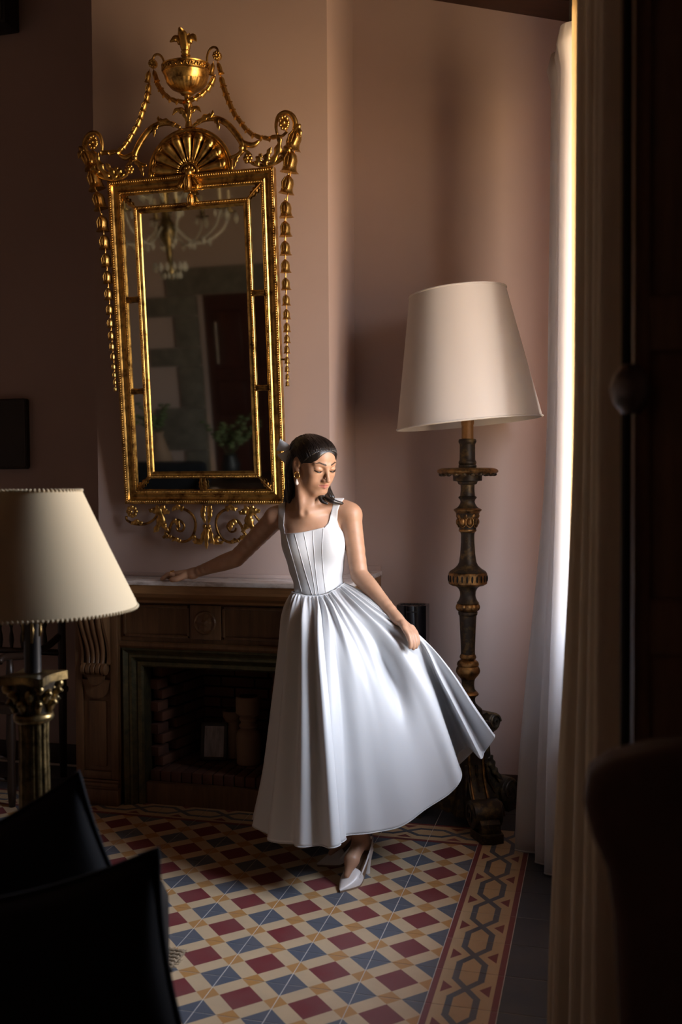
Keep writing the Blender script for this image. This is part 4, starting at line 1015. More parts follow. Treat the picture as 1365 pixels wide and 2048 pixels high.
# ------------------------------------------------------------------ jute rug corner
M_JUTE = plain('braided_jute', (0.34, 0.26, 0.17), 0.9, var=0.35, scale=60, bump=0.6, bscale=300)
rg = empty('jute_rug', (-0.75, -0.495, 0), label='woven jute rug, its corner just showing beside the black cushion', cat='rug')
MB().box(-1.30, -0.006, -0.42, -0.006, 0.0005, 0.007).build('rug_backing', M_JUTE, rg, sharp=None)
m = MB()
for r in range(20):
    y = -0.010-0.02*r; xs = np.arange(-0.008, -0.42, -0.006)
    for ph in (0, math.pi):
        m.tube([(x, y+0.0045*math.sin(x*330+ph+r*1.7), 0.0085+0.0035*math.cos(x*330+ph+r*1.7)) for x in xs], 0.0045, 5)
m.build('braid_rows', M_JUTE, rg, sharp=180, kind='stuff')
m = MB()
for k in range(60):
    a = random.uniform(-0.6, 0.6); x, y = (0.0, -random.uniform(0, 0.4)) if k % 2 else (-random.uniform(0, 0.3), 0.0)
    m.tube([(x-0.004, y-0.004, 0.008), (x+0.006*(k % 2)+0.004*a, y+0.006*(1-k % 2)+0.004*a, 0.006)], 0.0012, 4)
m.build('fringe', M_JUTE, rg, sharp=180, kind='stuff')

# ------------------------------------------------------------------ curtains, rod, shutter
def cloth(name, col, trans, transp, rough=0.8):
    t = NT(name); t.set(Base_Color=col, Roughness=rough, Specular_IOR_Level=0.15)
    w_ = t.noise(t.scaled((400, 400, 400)), 1.0, 2); t.bump(w_, 0.08, 0.0006)
    tr = t.n('ShaderNodeBsdfTranslucent'); tr.inputs[0].default_value = (*col, 1); mx = t.n('ShaderNodeMixShader'); mx.inputs[0].default_value = trans
    t.t.links.new(t.b.outputs[0], mx.inputs[1]); t.t.links.new(tr.outputs[0], mx.inputs[2]); last = mx.outputs[0]
    if transp:
        tp_ = t.n('ShaderNodeBsdfTransparent'); m2 = t.n('ShaderNodeMixShader'); m2.inputs[0].default_value = transp
        t.t.links.new(last, m2.inputs[1]); t.t.links.new(tp_.outputs[0], m2.inputs[2]); last = m2.outputs[0]
    t.t.links.new(last, t.out.inputs[0]); return t.m
M_SHEER = cloth('white_sheer', (0.84, 0.83, 0.84), 0.55, 0.16)
M_DRAPE = cloth('cream_drape', (0.86, 0.77, 0.64), 0.30, 0.0)
def sm(t): t = min(1, max(0, t)); return t*t*(3-2*t)
def curtain(name, mat, path_top, path_bot, ztop, zbot, nf, amp, label, drop=lambda z: sm((1.7-z)/1.7), seed=1, ruffle=False, hem=None):
    rnd = random.Random(seed); ph = [rnd.uniform(0, 6.28) for _ in range(6)]; wob = [rnd.uniform(0.7, 1.3) for _ in range(nf*2+4)]
    t = empty(name, (0, 0, 0), label=label, cat='curtain')
    NS, NZ = nf*14, 46; rows = []
    PT, PB = crom(path_top, 20), crom(path_bot, 20)
    def samp(P, s): f = s*(len(P)-1); i = min(len(P)-2, int(f)); return P[i]*(1-(f-i))+P[i+1]*(f-i)
    for j in range(NZ):
        v = j/(NZ-1); row = []
        for i in range(NS):
            s = i/(NS-1); zb = zbot+(hem(s) if hem else 0); z = ztop+(zb-ztop)*v; q = drop(z)
            a, b = samp(PT, s), samp(PB, s); p = a*(1-q)+b*q
            d2 = samp(PB, min(1, s+0.02))-samp(PB, max(0, s-0.02)); d2 = d2/(np.linalg.norm(d2)+1e-9); nrm = np.array([-d2[1], d2[0]])
            w_ = wob[int(s*nf*2)]; f = math.sin(2*math.pi*nf*s+ph[0]+0.5*math.sin(2.0*v+ph[1])*v)+0.25*math.sin(4*math.pi*nf*s+ph[2]+v)
            A = amp*(0.75+0.45*v)*w_
            if ruffle and z > ztop-0.12: A *= 1.0+0.5*math.sin((ztop-z)/0.12*math.pi); 
            p = p+nrm*f*A+d2*0.3*amp*math.sin(4*math.pi*nf*s+ph[3])
            row.append((p[0], p[1], z))
        rows.append(row)
    m = MB().grid(rows); o = m.build('fabric', mat, t, sharp=180, recalc=False)
    so = o.modifiers.new('thickness', 'SOLIDIFY'); so.thickness = 0.0016
    MB().tube([(x, y, z+0.004) for x, y, z in rows[-1]], 0.0035, 5).build('hem', mat, t, sharp=180)
    return t
curtain('sheer_curtain', M_SHEER, [(0.305, 0.70), (0.335, 0.58), (0.345, 0.46), (0.370, 0.37)], [(0.190, 0.64), (0.250, 0.53), (0.305, 0.42), (0.345, 0.34)], 3.05, 0.012, 3, 0.042,
        'white sheer curtain hanging behind the floor lamp, brightest strip at its edge', ruffle=True, seed=3)
curtain('cream_drape', M_DRAPE, [(0.432, -0.86), (0.450, -1.05), (0.475, -1.25), (0.508, -1.47)], [(0.372, -0.86), (0.415, -1.05), (0.46, -1.25), (0.515, -1.47)], 3.05, 0.012, 5, 0.030,
        'heavy cream drape nearest the window shutter, mostly in shadow', seed=11)
M_LINING = cloth('cream_lining', (0.80, 0.70, 0.52), 0.55, 0.0)
curtain('lining_curtain', M_LINING, [(0.378, 0.27), (0.388, 0.19), (0.405, 0.10)], [(0.355, 0.24), (0.375, 0.16), (0.395, 0.08)], 3.05, 0.012, 2, 0.016,
        'narrow strip of lit cream curtain between the white sheer and the heavy drape', seed=5)
rod = empty('curtain_rod', (0.40, -0.5, 3.072), label='dark iron curtain rod above the sheer curtain', cat='curtain rod')
M_IRON = plain('black_iron', (0.012, 0.011, 0.010), 0.5, 0.6, var=0)
MB().tube([(-0.045, 1.25, 0), (0.045, -1.28, 0)], 0.013, 12).build('pole', M_IRON, rod)
for y in (1.27, -1.30): MB().ball((-0.045 if y > 0 else 0.045, y, 0), 0.024, 14, 10).build('finial', M_IRON, rod, sharp=180)
for y in (1.1, -1.15): MB().tube([(-0.02, y, 0), (0.10, y, 0), (0.2195, y, 0)], 0.008, 8).build('bracket', M_IRON, rod)
shu = empty('window_shutter', (0.62, -1.66, 0), label='dark walnut window shutter folded open at the right edge', cat='shutter')
def SH(nm, x0, x1, y0, y1, z0, z1, b=0.004, mat=M_SHUT): return MB().box(x0-0.62, x1-0.62, y0+1.66, y1+1.66, z0, z1, b).build(nm, mat, shu)
for y0 in (-1.70, -1.745):
    SH('stile', 0.512, 0.535, y0, y0+0.035, 0.28, 2.84); SH('stile', 0.590, 0.613, y0, y0+0.035, 0.28, 2.84)
    for z in (0.28, 1.18, 1.62, 2.76): SH('rail', 0.535, 0.590, y0+0.002, y0+0.033, z, z+0.08)
    for z0, z1 in ((0.36, 1.18), (1.26, 1.62), (1.70, 2.76)): SH('shutter_panel', 0.533, 0.592, y0+0.010, y0+0.024, z0, z1, 0.003)
MB().tube([(-0.118, -0.095, 0.5), (-0.118, -0.095, 2.7)], 0.008, 8).build('bolt_rod', M_IRON, shu)
MB().lathe([(1.53, 0.012), (1.545, 0.024), (1.565, 0.030), (1.585, 0.024), (1.60, 0.012)], 16, c=(-0.112, -0.10)).build('bolt_knob', plain('dull_pewter', (0.20, 0.19, 0.20), 0.4, 0.8), shu, sharp=180)

# ------------------------------------------------------------------ upholstered chair, lower right
M_CHAIRB = plain('dark_brown_leather', (0.09, 0.05, 0.04), 0.7, var=0.2, bump=0.15)
uc = empty('upholstered_chair', (0.715, -1.98, 0), label='tall-backed dark brown upholstered chair in the lower right corner', cat='chair')
lft = [(-0.235, 1.095), (-0.262, 1.075), (-0.268, 1.04), (-0.258, 1.00), (-0.240, 0.96), (-0.232, 0.90), (-0.224, 0.72), (-0.220, 0.44)]
out = [(-0.18, 1.112), (-0.06, 1.132), (0.06, 1.132), (0.18, 1.112)]
loop_ = out+[(-a, b) for a, b in lft]+lft[::-1]
bm = bmesh.new(); n = len(loop_)
va = [bm.verts.new((a, 0.045, b)) for a, b in loop_]; vb = [bm.verts.new((a, -0.045, b)) for a, b in loop_]
bm.faces.new(va); bm.faces.new(vb[::-1])
for i in range(n): bm.faces.new((va[i], vb[i], vb[(i+1) % n], va[(i+1) % n]))
bmesh.ops.recalc_face_normals(bm, faces=bm.faces); bmesh.ops.bevel(bm, geom=[e for e in bm.edges if abs(e.verts[0].co.y-e.verts[1].co.y) < 0.01], offset=0.02, segments=3, profile=0.5, affect='EDGES')
MB().bm(bm).build('backrest', M_CHAIRB, uc, sharp=50)
MB().box(-0.23, 0.23, -0.50, -0.04, 0.40, 0.48, 0.025).build('seat', M_CHAIRB, uc)
for x in (-0.2, 0.2):
    for y in (0.0, -0.46): MB().box(x-0.02, x+0.02, y-0.02, y+0.02, 0.0, 0.45 if y > -0.2 else 0.41, 0.004).build('leg', M_DARKW, uc)

# ------------------------------------------------------------------ what the mirror shows of the rest of the room
M_CRY = NT('cut_crystal'); M_CRY.set(Base_Color=(0.92, 0.92, 0.86), Roughness=0.04, Transmission_Weight=0.75, IOR=1.5); M_CRY = M_CRY.m
cx, cyy = -2.52, -2.0
cha = empty('chandelier', (cx, cyy, 2.9), label='crystal chandelier reflected in the upper half of the gilt mirror', cat='chandelier')
MB().lathe([(-0.52, 0.006), (-0.50, 0.03), (-0.46, 0.045), (-0.42, 0.02), (-0.30, 0.022), (-0.22, 0.06), (-0.16, 0.065), (-0.10, 0.03), (0.05, 0.03), (0.15, 0.06), (0.25, 0.03), (0.45, 0.02), (0.55, 0.05), (0.58, 0.02)], 20).build('centre_stem', M_COLUMN, cha, sharp=60)
MB().tube([(0, 0, 0.57), (0, 0, ceil_z(cx)-2.9)], 0.006, 6).build('chain', M_COLUMN, cha)
drop = None
def crystal(x, y, z, s):
    global drop
    if drop is None:
        drop = MB().lathe([(-0.05, 0.002), (-0.035, 0.011), (-0.02, 0.012), (0.0, 0.002)], 8).build('crystal_drop', M_CRY, cha, sharp=10)
        drop.location = (x, y, z); drop.scale = (s, s, s); return
    link_copy(drop, cha, (x, y, z), None, s)
for tier, (n, R, zc_, zr) in enumerate(((8, 0.46, -0.20, -0.02), (6, 0.28, 0.12, 0.26))):
    for k in range(n):
        a = 2*math.pi*k/n+0.2; c, s = math.cos(a), math.sin(a)
        MB().tube(crom([(0.05*c, 0.05*s, zc_+0.05), (R*0.45*c, R*0.45*s, zc_-0.08), (R*0.85*c, R*0.85*s, zc_), (R*c, R*s, zr-0.06)], 5), 0.008, 8).build('arm', M_CRY, cha, sharp=180)
        MB().lathe([(zr-0.06, 0.012), (zr-0.05, 0.05), (zr-0.042, 0.05), (zr-0.04, 0.016), (zr, 0.018)], 14, c=(R*c, R*s)).build('candle_cup', M_COLUMN, cha)
        MB().lathe([(zr, 0.011), (zr+0.10, 0.011)], 10, c=(R*c, R*s)).build('candle', plain('ivory_wax', (0.6, 0.52, 0.38), 0.5) if (tier, k) == (0, 0) else bpy.data.materials['ivory_wax'], cha)
        for q in range(3): crystal(R*c+0.045*math.cos(a+q*2.1), R*s+0.045*math.sin(a+q*2.1), zr-0.055, 1.1+0.5*(q == 0))
        for q in range(2): crystal(R*(0.4+0.25*q)*c, R*(0.4+0.25*q)*s, zc_-0.06+0.02*q, 1.3)
for k in range(14):
    a = k*0.449; crystal(0.11*math.cos(a), 0.11*math.sin(a), -0.40, 1.4)
    crystal(0.07*math.cos(a), 0.07*math.sin(a), -0.47, 1.0)
ct = empty('console_table', (-2.75, -2.85, 0), label='dark console table reflected low in the mirror with vases on it', cat='table')
MB().box(-0.65, 0.65, -0.25, 0.25, 0.74, 0.78, 0.008).build('table_top', M_DARKW, ct)
for x in (-0.6, 0.6):
    for y in (-0.2, 0.2): MB().box(x-0.03, x+0.03, y-0.03, y+0.03, 0, 0.74, 0.005).build('leg', M_DARKW, ct)
M_LEAFG = plain('dull_green_leaf', (0.10, 0.13, 0.05), 0.6, var=0.3)
M_STEM = plain('green_stem', (0.06, 0.07, 0.03), 0.7)
def flowers(x, y, label, vlabel, vmat, prof, n, spread, h):
    t = empty('flower_vase', (x, y, 0.78), label=vlabel, cat='vase')
    MB().lathe(prof, 28).build('vase_body', vmat, t, sharp=60)
    b = empty('flower_bunch', (x, y, 0.78), label=label, cat='flowers'); z0 = prof[-1][0]
    rn = random.Random(n)
    for k in range(n):
        a = rn.uniform(0, 6.28); e = rn.uniform(0.3, 1)*spread; hh = z0+rn.uniform(0.4, 1)*h; c, s = math.cos(a), math.sin(a)
        MB().tube([(0.01*c, 0.01*s, 0.06), (0.02*c, 0.02*s, z0), (e*0.6*c, e*0.6*s, z0+0.6*(hh-z0)), (e*c, e*s, hh)], 0.003, 5).build('stem', M_STEM, b, sharp=180)
        m = MB()
        for q in range(6):
            f = 0.4+0.12*q; m.ball((e*f*c+rn.uniform(-.03, .03), e*f*s+rn.uniform(-.03, .03), z0+f*(hh-z0)), (0.028, 0.028, 0.012), 8, 5)
        m.build('leaves', M_LEAFG, b, sharp=180)
flowers(-3.12, -2.8, 'leafy branches in the pale tall vase reflected in the mirror', 'pale clay vase reflected at the lower left of the mirror', M_CER, [(0, 0.05), (0.05, 0.09), (0.16, 0.10), (0.28, 0.06), (0.36, 0.035), (0.40, 0.05)], 8, 0.20, 0.25)
flowers(-2.50, -2.8, 'spread of greenish flowers reflected at the lower right of the mirror', 'dark low vase holding flowers reflected at the lower right of the mirror', M_BLK2, [(0, 0.04), (0.04, 0.07), (0.12, 0.08), (0.18, 0.05), (0.20, 0.055)], 12, 0.28, 0.34)
ac = empty('armchair', (-2.85, -2.0, 0), label='dark blue armchair reflected in the lower half of the mirror', cat='armchair')
MB().box(-0.32, 0.32, -0.3, 0.3, 0.2, 0.44, 0.04).build('seat', M_NAVY, ac)
MB().box(-0.32, 0.32, -0.42, -0.28, 0.2, 1.0, 0.05).build('backrest', M_NAVY, ac)
for x in (-0.34, 0.34): MB().tube(crom([(x, -0.3, 0.9), (x, -0.1, 0.72), (x, 0.2, 0.66), (x, 0.32, 0.6), (x, 0.3, 0.3)], 4), 0.045, 10).build('armrest', M_NAVY, ac, sharp=180)
for x in (-0.28, 0.28):
    for y in (-0.35, 0.25): MB().box(x-0.02, x+0.02, y-0.02, y+0.02, 0, 0.22).build('leg', M_DARKW, ac, sharp=None)
rm_ = empty('round_wall_mirror', (-2.02, YF+0.001, 2.82), label='round dark convex mirror with gilt rim reflected at the right of the gilt mirror', cat='mirror')
MB().ball((0, 0.01, 0), (0.20, 0.04, 0.20), 24, 12).build('glass', M_BLK, rm_, sharp=180)
MB().tube([(0.22*math.cos(q), 0.025, 0.22*math.sin(q)) for q in np.linspace(0, 6.283, 40, endpoint=False)], 0.025, 8, closed=True).build('rim', M_GOLD2, rm_, sharp=180)
# ------------------------------------------------------------------ the woman: one continuous body from blended solids
class Solid:
    """smooth union of round cones and ellipsoids, meshed on a sparse lattice"""
    def __init__(s): s.p = []
    def cone(s, a, b, ra, rb, k=0.02, sub=False):
        a, b = np.array(a, float), np.array(b, float)
        s.p.append(('c', a, b, ra, rb, k, sub, (a+b)/2, np.linalg.norm(a-b)/2+max(ra, rb))); return s
    def ell(s, c, r, R=None, k=0.02, sub=False):
        c = np.array(c, float); r = np.array(r, float); R = np.eye(3) if R is None else np.array(R)
        s.p.append(('e', c, r, R, 0, k, sub, c, r.max())); return s
    def chain(s, pts, rad, k=0.02):
        C = crom([tuple(p)+(r,) for p, r in zip(pts, rad)], 4) if len(pts) > 2 else [np.array(tuple(p)+(r,)) for p, r in zip(pts, rad)]
        for a, b in zip(C[:-1], C[1:]): s.cone(a[:3], b[:3], a[3], b[3], min(k, 0.008) if len(pts) > 2 else k)
        return s
    def dist(s, P, lo=None, hi=None):
        D = np.full(len(P), 1.0, np.float32)
        for q in s.p:
            k = q[5]
            if lo is not None:
                c = np.clip(q[7], lo, hi)
                if np.linalg.norm(c-q[7]) > q[8]+k+0.02: continue
            if q[0] == 'c':
                a, b, ra, rb = q[1:5]; ab = b-a; L2 = ab@ab+1e-12
                t = np.clip(((P-a)@ab)/L2, 0, 1)
                d = np.linalg.norm(P-a-t[:, None]*ab, axis=1)-(ra+(rb-ra)*t)
            else:
                v = (P-q[1])@q[3]; r = q[2]
                k0 = np.linalg.norm(v/r, axis=1); k1 = np.linalg.norm(v/(r*r), axis=1)+1e-9
                d = k0*(k0-1)/k1
            if q[6]:
                h = np.maximum(k-np.abs(-d-D), 0)/k; D = np.maximum(D, -d)+h*h*k*0.25
            else:
                h = np.maximum(k-np.abs(d-D), 0)/k; D = np.minimum(D, d)-h*h*k*0.25
        return D
def surface(fn, lo, hi, h, name='surf'):
    """naive surface nets of fn(P, lo, hi) on a sparse set of blocks; returns vertices and quads"""
    lo = np.array(lo, float); hi = np.array(hi, float); B = 24
    nb = np.ceil((hi-lo)/(h*B)).astype(int); N = nb*B+1
    key = lambda i, j, k: (i*N[1]+j)*N[2]+k
    ck, cv, eq = [], [], []
    g = np.stack(np.meshgrid(*[np.arange(B+1)]*3, indexing='ij'), -1).reshape(-1, 3)
    cor = [(a, b, c) for a in (0, 1) for b in (0, 1) for c in (0, 1)]
    edg = [(p, q) for p in range(8) for q in range(p+1, 8) if sum(x != y for x, y in zip(cor[p], cor[q])) == 1]
    for bi in np.ndindex(*nb):
        o = np.array(bi)*B; l = lo+o*h; u = l+B*h; c = (l+u)/2
        dc = fn(c[None, :], l, u)[0]
        if abs(dc) > B*h*0.87*1.35+0.02: continue
        D = fn(lo+(g+o)*h, l, u).reshape(B+1, B+1, B+1)
        if D.min() > 0 or D.max() < 0: continue
        S = D < 0
        s8 = [S[a:B+a, b:B+b, c_:B+c_] for a, b, c_ in cor]; cnt = sum(x.astype(np.int8) for x in s8)
        I = np.argwhere((cnt > 0) & (cnt < 8))
        if len(I) == 0: continue
        val = [D[I[:, 0]+a, I[:, 1]+b, I[:, 2]+c_] for a, b, c_ in cor]
        acc = np.zeros((len(I), 3)); w_ = np.zeros(len(I))
        for p, q in edg:
            m_ = (val[p] < 0) != (val[q] < 0); t = np.where(m_, val[p]/(val[p]-val[q]+1e-12), 0)
            pt = np.array(cor[p])+t[:, None]*(np.array(cor[q])-np.array(cor[p])); acc += pt*m_[:, None]; w_ += m_
        ck.append(key(*(I+o).T)); cv.append(lo+(I+o+acc/w_[:, None])*h)
        for ax in range(3):
            sl0 = [slice(0, B)]*3; sl1 = [slice(0, B)]*3; sl1[ax] = slice(1, B+1)
            a, b = S[tuple(sl0)], S[tuple(sl1)]
            E_ = np.argwhere(a != b)
            if len(E_) == 0: continue
            fl = a[tuple(E_.T)]; E_ = E_+o; x1, x2 = [(1, 2), (2, 0), (0, 1)][ax]
            d1 = np.zeros(3, int); d1[x1] = 1; d2 = np.zeros(3, int); d2[x2] = 1
            q4 = np.stack([key(*(E_-d1-d2).T), key(*(E_-d2).T), key(*E_.T), key(*(E_-d1).T)], 1)
            q4[~fl] = q4[~fl][:, ::-1]; eq.append(q4)
    ck = np.concatenate(ck); cv = np.concatenate(cv); eq = np.concatenate(eq)
    od = np.argsort(ck); ck = ck[od]; cv = cv[od]
    ix = np.searchsorted(ck, eq); ix = np.clip(ix, 0, len(ck)-1); ok = (ck[ix] == eq).all(1)
    return cv, ix[ok]
def mesh_obj(name, V, F, mat, parent, attr=None, smooth_it=0):
    if smooth_it:
        nb = np.zeros_like(V); ct = np.zeros(len(V))
        for it in range(smooth_it):
            nb[:] = 0; ct[:] = 0
            for k in range(4):
                a, b = F[:, k], F[:, (k+1) % 4]; np.add.at(nb, a, V[b]); np.add.at(ct, a, 1); np.add.at(nb, b, V[a]); np.add.at(ct, b, 1)
            V = V+0.5*(nb/np.maximum(ct, 1)[:, None]-V)
    me = bpy.data.meshes.new(name)
    me.vertices.add(len(V)); me.vertices.foreach_set('co', V.astype(np.float32).ravel())
    me.loops.add(len(F)*4); me.loops.foreach_set('vertex_index', F.astype(np.int32).ravel())
    me.polygons.add(len(F)); me.polygons.foreach_set('loop_start', np.arange(0, len(F)*4, 4, dtype=np.int32))
    me.update(calc_edges=True); me.validate()
    me.polygons.foreach_set('use_smooth', [True]*len(me.polygons)); me.materials.append(mat)
    if attr is not None:
        for nm, val in attr.items():
            at_ = me.attributes.new(nm, 'FLOAT', 'POINT'); at_.data.foreach_set('value', np.asarray(val, np.float32))
    o = bpy.data.objects.new(name, me); COL.objects.link(o)
    if parent is not None: o.parent = parent
    return o

WO = np.array([-0.45, 0.20, 0.0])                     # her root on the floor between the feet
woman = empty('person', tuple(WO), label='dark-haired woman in a white satin dress, hand on the mantel, holding out her skirt', cat='person')
def Q(x, y, d): return at(x, y, d)-WO
def dirw(v): v = np.array(v, float); return v/np.linalg.norm(v)
TOW = dirw([-FWD[0]-0.02, -FWD[1], 0])                # from her towards the camera
SID = np.array([-TOW[1], TOW[0], 0.0])                # towards the photo's right
UPW = np.array([0, 0, 1.0])
# head frame: l to her left, f where the face points, u up
HC = Q(630, 925, 3.775)
yw, pt, rl = math.radians(39), math.radians(20), math.radians(2)
f0 = TOW*math.cos(yw)+SID*math.sin(yw); l0 = SID*math.cos(yw)-TOW*math.sin(yw)
hf = f0*math.cos(pt)-UPW*math.sin(pt); hu = UPW*math.cos(pt)+f0*math.sin(pt)
hl, hu = l0*math.cos(rl)+hu*math.sin(rl), hu*math.cos(rl)-l0*math.sin(rl)
HB = np.stack([hl, hf, hu], 1); HS = 1.0
def H(l, f, u): return HC+HB@np.array([l, f, u])*HS
def HE(s, c, r, k=0.01, sub=False, rot=None): s.ell(H(*c), np.array(r)*HS, HB if rot is None else HB@rot, k, sub)
def rotu(a): return np.array([[math.cos(a), -math.sin(a), 0], [math.sin(a), math.cos(a), 0], [0, 0, 1]])
def rotl(a): return np.array([[1, 0, 0], [0, math.cos(a), -math.sin(a)], [0, math.sin(a), math.cos(a)]])
body = Solid(); torso = Solid()
# head
def head(s):
    HE(s, (0, -0.022, 0.024), (0.069, 0.088, 0.070), 0.02)
    HE(s, (0, 0.020, 0.028), (0.060, 0.062, 0.058), 0.03)
    HE(s, (0, 0.022, -0.028), (0.054, 0.058, 0.070), 0.03)
    for q in (-1, 1):
        s.cone(H(q*0.051, -0.004, -0.052), H(q*0.019, 0.060, -0.093), 0.018, 0.0155, 0.025)
        HE(s, (q*0.038, 0.050, -0.022), (0.022, 0.024, 0.020), 0.02)
        HE(s, (q*0.036, 0.044, -0.052), (0.018, 0.024, 0.024), 0.025)
    HE(s, (0, 0.066, -0.093), (0.017, 0.015, 0.013), 0.018)
    for q in (-1, 1):
        HE(s, (q*0.031, 0.090, 0.000), (0.019, 0.015, 0.012), 0.012, True)
        s.cone(H(q*0.010, 0.0800, 0.016), H(q*0.044, 0.064, 0.019), 0.0075, 0.006, 0.012)
        HE(s, (q*0.031, 0.0660, 0.001), (0.0165, 0.0140, 0.0120), 0.004)
        HE(s, (q*0.031, 0.0680, -0.0005), (0.0160, 0.0135, 0.0085), 0.003)
    s.cone(H(0, 0.077, 0.010), H(0, 0.101, -0.036), 0.0065, 0.0075, 0.012)
    HE(s, (0, 0.1015, -0.0375), (0.0085, 0.0080, 0.0075), 0.008)
    for q in (-1, 1):
        HE(s, (q*0.0105, 0.0905, -0.0415), (0.0068, 0.0095, 0.0065), 0.006)
        HE(s, (q*0.0055, 0.0965, -0.0480), (0.0024, 0.0040, 0.0022), 0.003, True)
    HE(s, (0, 0.066, -0.064), (0.027, 0.020, 0.022), 0.02)
    s.cone(H(-0.0005, 0.088, -0.047), H(0, 0.088, -0.056), 0.003, 0.003, 0.008)
    for q in (-1, 1):
        s.cone(H(q*0.004, 0.0875, -0.0600), H(q*0.0215, 0.0755, -0.0640), 0.0048, 0.0022, 0.005)
        s.cone(H(q*0.003, 0.0860, -0.0685), H(q*0.0195, 0.0755, -0.0655), 0.0056, 0.0022, 0.005)
        s.cone(H(0, 0.0935, -0.0642), H(q*0.022, 0.0800, -0.0648), 0.0014, 0.0012, 0.0025, True)
        HE(s, (q*0.0735, -0.014, -0.008), (0.0075, 0.018, 0.029), 0.006, rot=rotu(q*0.35))
        HE(s, (q*0.0815, -0.010, -0.004), (0.0050, 0.010, 0.017), 0.005, True, rot=rotu(q*0.35))
        HE(s, (q*0.072, -0.004, -0.034), (0.006, 0.009, 0.009), 0.008)
head(body)
NK0, NK1 = H(0, -0.030, -0.050), Q(617, 1028, 3.80)
body.cone(NK0, NK1, 0.048, 0.054, 0.035)
pit = Q(609, 1026, 3.745)
body.cone(H(-0.058, -0.020, -0.045), pit+SID*(-0.010)-TOW*0.006, 0.012, 0.009, 0.028)   # the long neck muscle that stands out
body.cone(H(0.050, -0.020, -0.050), pit+SID*0.012-TOW*0.008, 0.012, 0.008, 0.025)
# torso
CH = Q(628, 1078, 3.815)
RS, LS = Q(552, 1036, 3.865), Q(701, 1030, 3.80)
tw = np.array([SID, -TOW, UPW]).T
def T(s, *a, **k): s(*a, **k)
def tor(s):
    s.ell(CH, (0.122, 0.083, 0.125), tw, 0.03)
    s.ell(Q(633, 1130, 3.81), (0.103, 0.076, 0.10), tw, 0.03)
    s.ell(Q(640, 1180, 3.81), (0.094, 0.072, 0.07), tw, 0.03)
    s.ell(Q(641, 1262, 3.81), (0.140, 0.105, 0.13), tw, 0.04)
    for x in (600, 657): s.ell(Q(x, 1094, 3.765), (0.050, 0.046, 0.052), tw, 0.04)
    s.cone(Q(590, 1020, 3.84), RS, 0.040, 0.036, 0.03); s.cone(Q(640, 1018, 3.825), LS, 0.042, 0.036, 0.03)
    s.cone(Q(617, 1012, 3.83), Q(575, 1030, 3.85), 0.038, 0.030, 0.03); s.cone(Q(624, 1008, 3.84), Q(684, 1018, 3.815), 0.042, 0.036, 0.03)
    s.ell(Q(613, 1045, 3.82), (0.10, 0.055, 0.06), tw, 0.03)
tor(torso); tor(body)
for e in (Q(562, 1024, 3.80), Q(566, 1026, 3.80)): pass
body.cone(pit+SID*-0.010-TOW*0.007, Q(565, 1024, 3.83), 0.0075, 0.0065, 0.022); body.cone(pit+SID*0.016-TOW*0.007, Q(676, 1014, 3.79), 0.0075, 0.0065, 0.022)
body.ell(pit+UPW*0.002+TOW*0.02, (0.010, 0.012, 0.012), tw, 0.012, True)
# her right arm, out along the mantel
RE, RW = Q(474, 1116, 3.99), Q(386, 1147, 4.125)
body.ell(RS, (0.043, 0.043, 0.043), None, 0.03)
body.chain([RS, RS*0.55+RE*0.45, RE], [0.041, 0.0365, 0.033], 0.012)
body.chain([RE, RE*0.75+RW*0.25, RE*0.4+RW*0.6, RW], [0.033, 0.0325, 0.025, 0.0195], 0.012)
# her left arm, down to the skirt
LE, LW = Q(719, 1150, 3.78), Q(796, 1238, 3.615)
body.ell(LS, (0.043, 0.043, 0.043), None, 0.03)
body.chain([LS, LS*0.55+LE*0.45, LE], [0.041, 0.0365, 0.0315], 0.012)
body.chain([LE, LE*0.75+LW*0.25, LE*0.4+LW*0.6, LW], [0.0315, 0.032, 0.025, 0.0195], 0.012)
# right hand lying on the marble: palm, four fingers, thumb
MZ = 1.019
def W_(x, y, z): return np.array([x, y, z])-WO
rw = RW+WO
k0 = np.array([rw[0]-0.075, rw[1]+0.028, MZ+0.026])       # knuckle row centre
fd = dirw([k0[0]-rw[0], k0[1]-rw[1], 0]); sd = np.array([-fd[1], fd[0], 0])     # fingers' direction; towards the thumb side is +sd
body.cone(rw-WO, k0-sd*0.020-WO, 0.019, 0.013, 0.015); body.cone(rw-WO, k0+sd*0.020-WO, 0.019, 0.014, 0.015)
body.ell((rw+k0)/2-WO+fd*0.01, (0.045, 0.034, 0.016), np.stack([fd, sd, UPW], 1), 0.012)
for i, (o_, ln) in enumerate(((0.028, 0.070), (0.010, 0.078), (-0.009, 0.073), (-0.027, 0.058))):
    b0 = k0+sd*o_; sp_ = fd+sd*o_*3.0; sp_ /= np.linalg.norm(sp_)
    p1 = b0+sp_*ln*0.45+UPW*0.004; p2 = b0+sp_*ln*0.75-UPW*0.008; p3 = b0+sp_*ln; p3[2] = MZ+0.0075; p2[2] = max(p2[2], MZ+0.010)
    body.chain([b0-WO, p1-WO, p2-WO, p3-WO], [0.0098, 0.0085, 0.0078, 0.0066], 0.004)
thumb_sd = sd if (sd@TOW) > 0 else -sd
t0 = rw+fd*0.022+thumb_sd*0.018-UPW*0.006; t1 = t0+fd*0.030+thumb_sd*0.020; t1[2] = MZ+0.014; t2 = t1+fd*0.030+thumb_sd*0.006; t2[2] = MZ+0.0085
body.chain([t0-WO, t1-WO, t2-WO], [0.0125, 0.0100, 0.0078], 0.008)
